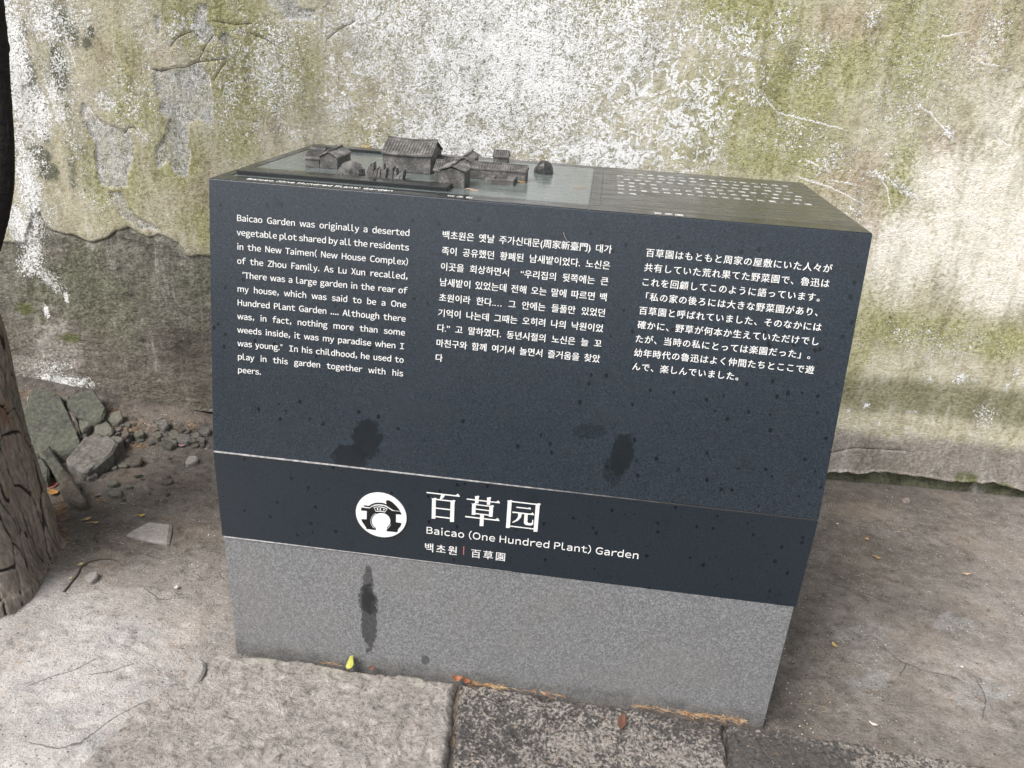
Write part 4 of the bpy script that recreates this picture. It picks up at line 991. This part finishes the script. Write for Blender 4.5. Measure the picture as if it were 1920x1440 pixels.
# ================================================================== STONES
def stone_mat(name, c0, c1, c2, mossy=0.0):
    s = Mat(name, .9, .25)
    a = s.noise(16, 5, .62, .4); b = s.noise(75, 5, .65); d_ = s.noise(300, 3, .6)
    col = s.ramp(s.add(s.mul(a, .45), s.mul(b, .55)), (.33, c0), (.5, c1), (.67, c2))
    if mossy: col = s.mix(s.step(s.add(a, s.mul(s.sub(b, .5), .8)), .42, .62, 0, mossy), col, s.ramp(b, (.3, (.045, .055, .03)), (.7, (.15, .165, .11))))
    s.col(col); s.nor(s.bump(s.add(s.mul(b, .7), s.mul(d_, .35)), .010, 1.0)); return s.m
MS = {'grey': stone_mat("grey_stone", (.075, .070, .062), (.17, .16, .145), (.32, .305, .28)),
      'moss': stone_mat("mossy_stone", (.045, .046, .038), (.115, .115, .10), (.22, .22, .195), .5),
      'green': stone_mat("greenish_slate", (.085, .083, .067), (.17, .165, .138), (.28, .272, .232), .2),
      'pink': stone_mat("pinkish_stone", (.19, .155, .135), (.29, .245, .22), (.42, .37, .34)),
      'pale': stone_mat("pale_dusty_stone", (.25, .232, .215), (.35, .328, .305), (.47, .445, .42)),
      'dark': stone_mat("dark_stone", (.06, .052, .043), (.125, .108, .09), (.21, .186, .16))}
def stone(pix, h, mat, label, seed, tilt=(0, 0), group=None, name="stone", cat="stone", sub=4, rough=.07, dome=0.0, bury=.03):
    """outline of the stone's upper face as measured in the photo -> solid broken stone standing on the soil"""
    px = sum(p[0] for p in pix) / len(pix); py = sum(p[1] for p in pix) / len(pix)
    x, y, gz = on_terrain(px, py, h)
    top = [on_ground(p[0], p[1], gz + h) for p in pix]
    cx = sum(p[0] for p in top) / len(top); cy = sum(p[1] for p in top) / len(top)
    size = max(max(p[0] for p in top) - min(p[0] for p in top), max(p[1] for p in top) - min(p[1] for p in top))
    bm = bmesh.new()
    T_ = [bm.verts.new((u - cx, v - cy, h + tilt[0] * (u - cx) + tilt[1] * (v - cy))) for u, v in top]
    B_ = [bm.verts.new(((u - cx) * 1.05 - .002, (v - cy) * 1.05 + .004, -bury)) for u, v in top]
    bm.faces.new(T_); bm.faces.new(B_[::-1]); n = len(T_)
    for i in range(n): bm.faces.new([T_[i], B_[i], B_[(i + 1) % n], T_[(i + 1) % n]])
    bmesh.ops.recalc_face_normals(bm, faces=bm.faces)
    bmesh.ops.bevel(bm, geom=list(bm.edges), offset=min(.007, size * .07), segments=1, affect='EDGES')
    bmesh.ops.triangulate(bm, faces=bm.faces)
    for k in range(sub): bmesh.ops.subdivide_edges(bm, edges=[e for e in bm.edges if e.calc_length() > size * (.16 if k else .4)], cuts=1); bmesh.ops.triangulate(bm, faces=bm.faces)
    bm.normal_update()
    co = np.array([v.co[:] for v in bm.verts]); no = np.array([v.normal[:] for v in bm.verts])
    k = 1.0 / max(size, .03)
    nz_ = .45 * (fbm((co[:, 0] + co[:, 2] * .7) * k * 3 + seed, (co[:, 1] - co[:, 2] * .6) * k * 3, seed, 2) - .5) + .55 * (np.abs(fbm((co[:, 0] + co[:, 2] * .7) * 55 + seed, (co[:, 1] - co[:, 2] * .6) * 55, seed + 1, 3) - .5) * -2 + .15)
    co = co + no * (nz_ * size * rough)[:, None]
    if dome:
        r2 = (co[:, 0] ** 2 + co[:, 1] ** 2) / (size * .5) ** 2
        co[:, 2] += np.where(co[:, 2] > 0, dome * (1 - np.clip(r2, 0, 1.3)), 0)
    for v, p in zip(bm.verts, co): v.co = p
    o = from_bm(name, bm, MS[mat], None, smooth=False)
    me = o.data; me.polygons.foreach_set("use_smooth", [True] * len(me.polygons))
    try: me.set_sharp_from_angle(angle=math.radians(32))
    except Exception: pass
    o.location = (cx, cy, gz)
    return tag(o, label, cat, group)
stone([(62, 755), (85, 750), (118, 760), (135, 785), (150, 810), (150, 822), (100, 828), (55, 832), (35, 800)], .062, 'moss', "biggest boulder, green with moss, behind the tree foot", 1, (-.15, .25), rough=.08, bury=.05)
stone([(48, 742), (62, 734), (92, 732), (98, 745), (90, 758), (72, 754), (50, 748)], .05, 'pink', "pinkish stone with white lime flecks at the foot of the wall behind the boulder", 2, (.05, .2))
stone([(122, 755), (140, 747), (178, 742), (200, 762), (190, 774), (172, 778), (130, 768)], .055, 'moss', "flat dark green slab leaning against the foot of the wall", 3, (-.1, .35))
stone([(118, 782), (128, 776), (140, 780), (148, 798), (148, 804), (136, 796), (124, 794)], .045, 'pink', "small pinkish wedge of stone with a crack, right of the mossy boulder", 4, (-.1, .3))
stone([(146, 782), (172, 773), (176, 778), (176, 788), (164, 798), (150, 802), (143, 795)], .035, 'green', "olive wedge stone right of the pinkish wedge", 5, (.1, .25))
stone([(175, 796), (196, 787), (212, 800), (213, 808), (200, 812), (176, 806)], .03, 'green', "six sided greenish stone below the leaning slab", 6, (0, .2))
stone([(192, 782), (205, 776), (228, 772), (231, 784), (215, 788)], .03, 'green', "long narrow greenish stone against the wall foot right of the leaning slab", 7, (0, .3))
stone([(123, 858), (160, 822), (190, 824), (206, 820), (222, 832), (210, 848), (168, 874), (155, 876), (138, 868)], .05, 'grey', "long grey split rock with a crack along its top", 8, (-.05, .15), rough=.09)
stone([(202, 822), (212, 816), (226, 818), (231, 824), (222, 830), (214, 830)], .040, 'grey', "small grey block touching the far end of the split rock", 9)
stone([(221, 818), (228, 812), (240, 800), (243, 814), (236, 818)], .03, 'dark', "dark pointed stone right of the small grey block", 10, (.2, .2))
stone([(250, 812), (264, 804), (271, 808), (270, 814), (258, 817), (252, 816)], .018, 'green', "flat olive stone in the middle of the needles", 11)
stone([(297, 796), (303, 788), (314, 787), (316, 796), (306, 800)], .022, 'grey', "upright grey stone under the wall base crevice", 12, (0, .3))
stone([(316, 810), (320, 805), (337, 806), (337, 818), (328, 819), (318, 816)], .012, 'green', "squarish greenish chip right of the upright stone", 13)
stone([(341, 818), (348, 815), (358, 813), (352, 820), (345, 822)], .012, 'grey', "thin sliver of grey stone above the pink petal", 14)
stone([(376, 806), (382, 800), (392, 800), (396, 806), (390, 812), (380, 812)], .015, 'grey', "rounded grey brown cobble beside the plinth's left edge", 15)
stone([(347, 864), (353, 855), (369, 853), (372, 861), (362, 867), (350, 869)], .016, 'pale', "pale four sided chip lying alone left of the plinth joint", 16, rough=.05)
stone([(233, 1000), (280, 977), (323, 983), (316, 1018), (300, 1015), (262, 1008)], .014, 'pale', "large flat pale slate lying on the trodden soil", 17, (0, .05), rough=.03, bury=.02)
stone([(109, 893), (119, 888), (135, 897), (163, 928), (150, 936), (128, 930), (114, 918)], .045, 'dark', "brown grey wedge stone close to the tree foot", 18, (-.2, .2))
stone([(197, 903), (208, 896), (217, 897), (223, 905), (214, 908), (203, 908)], .016, 'green', "upper one of two small olive stones in the dark soil", 19)
stone([(200, 922), (218, 913), (230, 922), (228, 927), (210, 928)], .016, 'green', "lower one of two small olive stones in the dark soil", 20)
stone([(233, 911), (240, 908), (248, 910), (247, 913), (236, 914)], .010, 'green', "tiny olive flake right of the two small olive stones", 21)
stone([(158, 1078), (170, 1071), (183, 1071), (184, 1080), (170, 1090), (160, 1088)], .012, 'pale', "pale angular stone half sunk beside the curved root", 22)
stone([(363, 1240), (376, 1235), (385, 1242), (386, 1256), (372, 1278), (358, 1290), (340, 1286), (350, 1262)], .020, 'pale', "pale pointed stone stuck in the soil left of the kerb stone", 23, (.1, .15))
stone([(300, 1372), (312, 1356), (340, 1352), (372, 1350), (362, 1385), (322, 1418), (308, 1440), (290, 1450), (306, 1400)], .006, 'pale', "grey blue flat stone flush with the soil at the bottom left of the kerb", 24, rough=.03)
stone([(1690, 935), (1703, 931), (1708, 937), (1706, 941), (1694, 942)], .010, 'pink', "pale pinkish stone on the soil under the broken render at right", 25)
stone([(75, 862), (95, 848), (115, 870), (140, 892), (128, 905), (104, 888)], .035, 'moss', "dark mossy sloping stone between the trunk and the split rock", 26, (-.3, .1))
stone([(64, 872), (80, 862), (92, 878), (90, 890), (72, 892)], .045, 'moss', "mossy angular stone touching the trunk", 27, (-.2, .2))
stone([(88, 768), (98, 764), (112, 770), (110, 778), (96, 777)], .045, 'green', "olive stone wedged between the mossy boulder and the leaning slab", 28)
stone([(105, 746), (112, 741), (130, 742), (128, 750), (112, 752)], .04, 'green', "bluish flat stone at the wall foot right of the lime flecked stone", 29)
stone([(140, 816), (150, 811), (164, 813), (160, 820), (146, 820)], .02, 'grey', "left one of two low flat stones above the split rock", 30)
stone([(166, 818), (176, 812), (190, 814), (192, 820), (176, 822)], .02, 'green', "right one of two low flat stones above the split rock", 31)
rq = random.Random(77)
for i in range(46):
    px, py = (rq.uniform(150, 385), rq.uniform(785, 835)) if i < 20 or i > 33 else ((rq.uniform(108, 240), rq.uniform(752, 800)) if i < 26 else (rq.uniform(130, 330), rq.uniform(860, 945)))
    if py < 748 + max(0, px - 200) * .28 + 14: py = 748 + max(0, px - 200) * .28 + rq.uniform(16, 34)
    sw_ = rq.uniform(5, 12) if i % 3 else rq.uniform(11, 17); a0_ = rq.uniform(0, 6); nn_ = rq.choice((4, 5, 5, 6))
    q_ = [(px + sw_ * math.cos(a0_ + k * 6.283 / nn_ + rq.uniform(-.3, .3)) * rq.uniform(.8, 1.25), py + .45 * sw_ * math.sin(a0_ + k * 6.283 / nn_ + rq.uniform(-.2, .2))) for k in range(nn_)]
    stone(q_[::-1], rq.uniform(.006, .020), rq.choice(('grey', 'green', 'grey', 'dark', 'moss')), "flat broken stone chip among the rubble at the wall foot", 500 + i, (rq.uniform(-.3, .3), rq.uniform(-.1, .3)), group="flat chips of the rubble", sub=2, name="stone_chip", cat="stone chip")
# small rubble: counted pieces that nothing tells apart
rr = random.Random(12); spots = []
for i in range(95):
    if i < 70: px, py = rr.uniform(105, 385), rr.gauss(800, 24) + 10
    else: px, py = rr.uniform(120, 330), rr.uniform(860, 960)
    if py < 742 + max(0, (px - 200)) * .28 + 14: continue
    spots.append((px, py))
protos = []
def pebble_mesh(seed):
    bm = bmesh.new(); bmesh.ops.create_icosphere(bm, subdivisions=2, radius=1)
    r_ = random.Random(seed)
    cuts = [(Vector((r_.gauss(0, 1), r_.gauss(0, 1), r_.gauss(0, 1))).normalized(), r_.uniform(.45, .8)) for _ in range(7)]
    for v in bm.verts:
        for n_, d_ in cuts:
            q = v.co.dot(n_)
            if q > d_: v.co -= n_ * (q - d_)
    me = bpy.data.meshes.new("pebble"); bm.to_mesh(me); bm.free(); return me
for k, mk in enumerate(('grey', 'green', 'dark', 'grey', 'pale', 'moss')):
    me = pebble_mesh(40 + k); me.materials.append(MS[mk]); protos.append(me)
for i, (px, py) in enumerate(spots):
    x, y, gz = on_terrain(px, py)
    o = bpy.data.objects.new("pebble", protos[i % 6]); C.objects.link(o)
    s_ = rr.uniform(.004, .0115); o.scale = (s_ * rr.uniform(1.0, 1.7), s_, s_ * rr.uniform(.3, .7)); o.location = (x, y, gz + s_ * .25); o.rotation_euler = (rr.uniform(-.3, .3), rr.uniform(-.3, .3), rr.uniform(0, 6))
    tag(o, "small broken pebble in the rubble between the tree, the wall and the plinth", "pebble", "small pebbles of the rubble")
# loose gravel that nobody could count
def scatter_tets(name, n, place, s0, s1, mat, seed):
    r_ = np.random.default_rng(seed); V = []; F = []
    for i in range(n):
        x, y, z = place(r_); s_ = r_.uniform(s0, s1); a = r_.normal(0, 1, (6, 3)); a /= np.linalg.norm(a, axis=1)[:, None]
        q = np.array([(1, 0, 0), (-1, 0, 0), (0, 1, 0), (0, -1, 0), (0, 0, .6), (0, 0, -.6)]) * s_ * r_.uniform(.6, 1.2, (6, 1)); an = r_.uniform(0, 6.28)
        ca, sa = math.cos(an), math.sin(an); q = np.c_[q[:, 0] * ca - q[:, 1] * sa, q[:, 0] * sa + q[:, 1] * ca, q[:, 2]] + (x, y, z)
        b = len(V); V += q.tolist(); F += [[b + k for k in t] for t in ((0, 2, 4), (2, 1, 4), (1, 3, 4), (3, 0, 4), (2, 0, 5), (1, 2, 5), (3, 1, 5), (0, 3, 5))]
    o = raw(name, V, F, mat); return tag(o, kind='stuff')
def gz1(x, y):
    a = np.array([x]); b = np.array([y]); return float((ground_z(a, b) + ground_relief(a, b))[0])
def place_rub(r_):
    while True:
        px = r_.uniform(100, 395); py = r_.normal(800, 34) + (px - 250) * .10
        if py > 742 + max(0, px - 200) * .28 + 6: break
    x, y, _ = on_terrain(px, py); return x, y, gz1(x, y)
gv = scatter_tets("gravel", 1500, place_rub, .0012, .0050, MS['dark'], 4); tag(gv, "fine dark gravel among the rubble at the foot of the wall", "gravel")
def place_all(r_):
    x = r_.uniform(-1.3, 1.8); y = r_.uniform(-.45, 1.08)
    while abs(x) < .61 and y > -.02 or (y < 0 and -.66 < x): x = r_.uniform(-1.3, 1.8); y = r_.uniform(-.45, 1.08)
    return x, y, gz1(x, y)
gv = scatter_tets("grit", 3600, place_all, .0007, .0022, MS['pale'], 5); tag(gv, "scattered pale grit and crumbs lying on the soil", "grit")
gv = scatter_tets("dark_grit", 3000, place_all, .0007, .0024, MS["dark"], 6); tag(gv, "scattered dark crumbs of earth lying on the soil", "grit")

# ================================================================== FALLEN NEEDLES, HUSKS, LEAVES
nd = Mat("dry_orange_needle", .75, .3); nd.col(nd.ramp(nd.noise(60, 3), (.35, (.24, .115, .045)), (.5, (.38, .215, .095)), (.65, (.52, .37, .21))))
def needle(V, F, x, y, z, L_, a, r_, w0=.00045, lift=.0):
    n = 5; b0_ = len(V); bend = r_.normal(0, .35)
    for i in range(n + 1):
        t = i / n - .5; an = a + bend * t
        cx = x + L_ * t * math.cos(an); cy = y + L_ * t * math.sin(an); cz = z + .0012 + lift * (i / n) + .0008 * math.sin(i * 1.3)
        wd = w0 * (1 - abs(t) * 1.2)
        nx, ny = -math.sin(an) * wd, math.cos(an) * wd
        V += [(cx + nx, cy + ny, cz), (cx - nx, cy - ny, cz), (cx, cy, cz + w0)]
    for i in range(n):
        b = b0_ + i * 3
        F += [[b, b + 3, b + 5, b + 2], [b + 2, b + 5, b + 4, b + 1], [b + 1, b + 4, b + 3, b]]
r_ = np.random.default_rng(21); V = []; F = []
clusters = [(50, 735, 22, 5, 60), (110, 742, 8, 5, 14), (160, 742, 16, 4, 34), (112, 778, 9, 9, 34), (135, 800, 6, 6, 16), (205, 770, 22, 5, 44), (178, 788, 8, 4, 14), (225, 800, 16, 10, 40), (245, 806, 10, 9, 36), (262, 800, 12, 7, 20), (230, 838, 14, 7, 40), (262, 836, 16, 5, 26),
            (104, 855, 8, 11, 54), (95, 908, 8, 16, 60), (116, 955, 7, 16, 60), (124, 1000, 8, 16, 40), (150, 890, 14, 10, 14), (185, 938, 12, 7, 16), (335, 812, 14, 7, 22), (358, 800, 10, 5, 22), (300, 802, 14, 6, 16), (360, 824, 10, 6, 10), (190, 840, 20, 14, 10),
            (210, 985, 60, 18, 24), (320, 978, 26, 10, 16), (200, 1085, 60, 30, 26), (60, 1225, 50, 26, 20), (350, 1240, 40, 30, 18), (380, 1310, 22, 20, 14), (200, 1300, 90, 60, 16), (1650, 970, 120, 30, 40), (1600, 1180, 90, 70, 26), (1780, 1250, 90, 90, 26), (1550, 1320, 60, 30, 12), (1850, 1050, 60, 60, 18), (300, 900, 60, 30, 22)]
for px, py, sx, sy, n in clusters:
    for i in range(int(n * (1.7 if px < 400 and py < 960 else 1))):
        x, y, z = on_terrain(r_.normal(px, sx * .8), r_.normal(py, sy * .8))
        if abs(x) < .605 and -.015 < y < .64 or y > 1.08 + .03 * x: continue
        needle(V, F, x, y, gz1(x, y) + .0006, r_.uniform(.008, .022), r_.uniform(0, 3.14), r_)
# needles swept against the plinth's foot and into the open joint, needles on the slabs
for x0, x1, n, sp in ((-.045, .035, 60, .005), (.11, .16, 18, .006), (.05, .10, 8, .003), (-.40, -.31, 10, .003), (.30, .42, 30, .005), (.42, .55, 90, .006)):
    for i in range(n):
        x = r_.uniform(x0, x1); needle(V, F, x, SLAB_BACK + .004 - abs(r_.normal(0, sp)), .002 + r_.uniform(0, .006), r_.uniform(.012, .024), r_.normal(.0, .38) + (0 if r_.random() < .8 else 1.2), r_, .00055, r_.normal(0, .003))
for i in range(16):
    t = r_.uniform(0, 1); needle(V, F, JX + .006 + .022 * t + r_.normal(0, .002), -.03 - .2 * t, -.012, r_.uniform(.01, .022), 1.62 + r_.normal(0, .25), r_)
for i in range(70): x = r_.uniform(-.62, 1.1); y = r_.uniform(-.34, -.03); needle(V, F, x, y, .006, r_.uniform(.008, .018), r_.uniform(0, 3.14), r_)
nn = raw("fallen_needles", V, F, nd.m); tag(nn, "dry orange conifer needles fallen on the soil, rubble and kerb stones", "needles", kind='stuff')
V = []; F = []
for px, py, sx, sy, n in ((1600, 1120, 170, 120, 26), (1750, 1000, 120, 60, 12), (150, 1050, 90, 60, 10)):
    for i in range(n):
        x, y, z = on_terrain(r_.normal(px, sx * .6), r_.normal(py, sy * .6))
        if abs(x) < .62 or y > 1.05: continue
        needle(V, F, x, y, gz1(x, y) + .001, r_.uniform(.010, .018), r_.uniform(0, 3.14), r_, .0005)
stw = Mat("pale_straw", .8); stw.col((.50, .42, .30))
nn = raw("fallen_straw", V, F, stw.m); tag(nn, "thin pale straws scattered on the soil", "straw", kind='stuff')

def leaf(name, loc, L_, wd, ang, col, label, curl=.3, cat="leaf", pitch=0.0, roll=0.0, fold=.25, stalk=.25, group=None):
    """a leaf blade with midrib fold, curl and a short stalk"""
    m = Mat(name + "_" + "tissue", .55, .4); m.b.inputs["Subsurface Weight"].default_value = 0.0
    m.col(m.ramp(m.add(m.mul(m.noise(160, 4), .6), m.mul(m.noise(600, 2), .4)), (.35, tuple(c_ * .62 for c_ in col)), (.65, col)))
    n = 12; V = []; F = []
    for i in range(n + 1):
        t = i / n; s_ = math.sin(math.pi * min(1, t * .93 + .035)) ** .8 * wd * (1.15 - .35 * t)
        cu = curl * L_ * (t - .5) ** 2 * 2
        for k, e in enumerate((-1, -.5, 0, .5, 1)):
            V.append((L_ * (t - .5), e * s_, cu + abs(e) * s_ * fold + .0006 * math.sin(9 * t + k * 2)))
    for i in range(n):
        for k in range(4): a = i * 5 + k; F.append([a, a + 5, a + 6, a + 1])
    if stalk:
        b = len(V); z_ = curl * L_ * .5
        for i in range(4):
            t = i / 3; x = -L_ * .5 - stalk * L_ * t; V += [(x, -.0006, z_ * (1 - t * .6)), (x, .0006, z_ * (1 - t * .6)), (x, 0, z_ * (1 - t * .6) + .0009)]
        for i in range(3):
            q = b + i * 3; F += [[q, q + 3, q + 5, q + 2], [q + 2, q + 5, q + 4, q + 1], [q + 1, q + 4, q + 3, q]]
    o = raw(name, V, F, m.m, smooth=True); sd_ = o.modifiers.new("thickness", 'SOLIDIFY'); sd_.thickness = .0003
    o.location = loc; o.rotation_euler = (roll, pitch, ang)
    return tag(o, label, cat, group)
leaf("fallen_leaf", (-.3180, -.0125, .0185), .036, .0125, .35, (.46, .47, .10), "yellow green leaf standing against the foot of the plinth", .35, pitch=-1.15, roll=.3, stalk=0)
leaf("fallen_leaf", (.285, -.075, .016), .046, .0095, 1.42, (.15, .075, .05), "brown withered leaf with a stalk on the mottled kerb stone", .15, pitch=.05, fold=.45)
leaf("fallen_leaf", (-.078, -.0135, .009), .024, .008, .1, (.36, .15, .07), "left one of two reddish brown curled leaves above the open joint", .8, fold=.5, stalk=0)
leaf("fallen_leaf", (-.056, -.0155, .008), .020, .007, -.3, (.28, .11, .05), "right one of two reddish brown curled leaves above the open joint", .8, fold=.5, stalk=0)
leaf("fallen_leaf", (-.272, -.0135, .007), .014, .005, -.3, (.22, .09, .06), "small dark red curled leaf at the plinth foot right of the yellow green leaf", .6, stalk=0)
def gleaf(px, py, L_, wd, ang, col, label, **k):
    x, y, z = on_terrain(px, py); leaf("fallen_leaf", (x, y, gz1(x, y) + .005), L_, wd, ang, col, label, **k)
gleaf(342, 835, .030, .012, .1, (.42, .24, .27), "pink petal shaped leaf lying left of the plinth", fold=.15, stalk=0, curl=.15)
gleaf(218, 804, .036, .012, .7, (.33, .14, .10), "reddish leaf tucked between the six sided stone and the dark pointed stone", fold=.3, stalk=0)
gleaf(95, 912, .045, .018, .6, (.24, .09, .07), "dark red leaf between the tree foot and the wedge stone", fold=.2, stalk=0)
gleaf(102, 928, .030, .013, -.3, (.40, .20, .05), "orange leaf under the dark red leaf by the tree foot", fold=.3, stalk=0)
gleaf(266, 970, .020, .006, .3, (.55, .38, .10), "curled yellow leaf above the large flat slate", fold=.6, stalk=.5, curl=.6)
gleaf(165, 977, .020, .005, .9, (.52, .40, .16), "left one of two slim yellow husks near the tree foot", fold=.4, stalk=.3)
gleaf(180, 984, .020, .003, .3, (.55, .42, .16), "right one of two slim yellow husks near the tree foot", fold=.4, stalk=.8)
gleaf(152, 1062, .014, .005, 1.1, (.58, .50, .28), "pale yellow husk above the curved root", fold=.3, stalk=0)
gleaf(133, 1086, .010, .004, .2, (.60, .53, .36), "pale husk at the lower end of the curved root", fold=.3, stalk=0)
gleaf(331, 1103, .012, .005, -1.0, (.66, .60, .50), "pale cream husk alone on the trodden soil left of the grey base", fold=.2, stalk=0)
gleaf(1564, 1212, .018, .005, -1.1, (.62, .42, .16), "yellow winged seed on the dark soil right of the grey base", fold=.3, stalk=0)
gleaf(1645, 1048, .018, .004, -.5, (.58, .38, .16), "amber husk on the soil right of the lower panel", fold=.3, stalk=.4)
gleaf(1625, 1013, .014, .005, 1.3, (.60, .36, .17), "orange brown seed wing below the wall at right", fold=.3, stalk=0)
gleaf(1810, 1079, .022, .004, .1, (.62, .45, .30), "long pale orange husk near the right edge", fold=.3, stalk=0)
gleaf(1636, 1360, .018, .004, -.5, (.70, .66, .58), "white papery husk beside the right kerb stone", fold=.2, stalk=0)
gleaf(1569, 985, .010, .004, .4, (.66, .60, .50), "cream crumb of husk close to the plinth's right edge below the seam", fold=.2, stalk=0)
gleaf(1803, 1252, .008, .0035, 1.2, (.68, .66, .62), "tiny white petal on the pale soil at right", fold=.2, stalk=0)
# dry bird dropping / lime splash as a flat crust
x, y, z = on_terrain(1762, 1317)
# dry needle on the front of the upper panel and litter on the top slab
V = []; F = []
b = len(V)
for i in range(6):
    t = i / 5; u = .0665 + .0085 * t; v = .4940 - .014 * t - .002 * math.sin(3 * t); V += [up_fn(u - .0005, v, .0006), up_fn(u + .0005, v, .0006), up_fn(u, v, .0014)]
for i in range(5):
    q = i * 3; F += [[q, q + 3, q + 5, q + 2], [q + 2, q + 5, q + 4, q + 1]]
o = raw("fallen_needle", V, F, stw.m); tag(o, "single pale needle stuck to the upper panel above the Korean text", "needle")
def top_needle(px, py, L_, a, col, label):
    p = on_plane(px, py, (0, 0, 1), TZ); V = []; F = []; needle(V, F, 0, 0, 0, L_, a, np.random.default_rng(int(px)), .0009)
    m = Mat("dry_needle", .7); m.col(col); o = raw("fallen_needle", V, F, m.m); o.location = (p[0], p[1], TZ + .0002); tag(o, label, "needle")
top_needle(1087, 352, .030, .05, (.32, .19, .10), "brown needle on the wet slate left of the divider")
top_needle(885, 357, .026, -.15, (.58, .35, .22), "pinkish needle on the wet slate in front of the gatehouse")
top_needle(975, 342, .022, -.25, (.55, .30, .08), "orange needle beside the model's well kerb")
leaf("fallen_leaf", (-.452, .615, TZ + .006), .030, .007, -.1, (.62, .40, .10), "yellow orange leaf on the back rim of the plinth top", .3, stalk=0)

# curved root lying on the soil, twigs
def twig(name, pix, r0, r1, col, label, cat, lift=.003):
    pts = []
    for px, py in pix:
        x, y, z = on_terrain(px, py); pts.append((x, y, gz1(x, y) + lift))
    m = Mat(name + "_bark", .85); m.col(col)
    bm = bmesh.new(); prev = None; P = []
    for a, b in zip(pts, pts[1:]):
        for i in range(4): P.append(tuple(a[k] + (b[k] - a[k]) * i / 4 for k in range(3)))
    P.append(pts[-1]); n = len(P)
    for i, p in enumerate(P):
        q = P[min(i + 1, n - 1)]; o_ = P[max(i - 1, 0)]; tx, ty = q[0] - o_[0], q[1] - o_[1]; l = math.hypot(tx, ty) + 1e-9; nx, ny = -ty / l, tx / l
        r = r0 + (r1 - r0) * i / n
        ring = [bm.verts.new((p[0] + nx * r * math.cos(k * math.pi / 3), p[1] + ny * r * math.cos(k * math.pi / 3), p[2] + r * math.sin(k * math.pi / 3))) for k in range(6)]
        if prev:
            for k in range(6): bm.faces.new([prev[k], ring[k], ring[(k + 1) % 6], prev[(k + 1) % 6]])
        prev = ring
    bmesh.ops.recalc_face_normals(bm, faces=bm.faces)
    return tag(from_bm(name, bm, m.m, None, True), label, cat)
twig("root", [(120, 1110), (132, 1095), (146, 1078), (152, 1066), (165, 1056), (185, 1050), (205, 1049), (224, 1053)], .0032, .0010, (.075, .055, .042), "thin dark curved root surfacing from the soil right of the tree", "root", .0015)
twig("twig", [(184, 1020), (176, 1008), (186, 1000)], .0014, .0008, (.06, .045, .035), "short dark bent twig near the tree foot", "twig")
twig("twig", [(350, 1325), (368, 1305), (380, 1295), (395, 1270)], .0012, .0006, (.16, .08, .045), "reddish forked twig lying towards the kerb stone corner", "twig")
twig("twig", [(1783, 1272), (1795, 1274), (1808, 1281)], .0010, .0006, (.10, .08, .06), "short grey twig on the pale soil near the right edge", "twig")
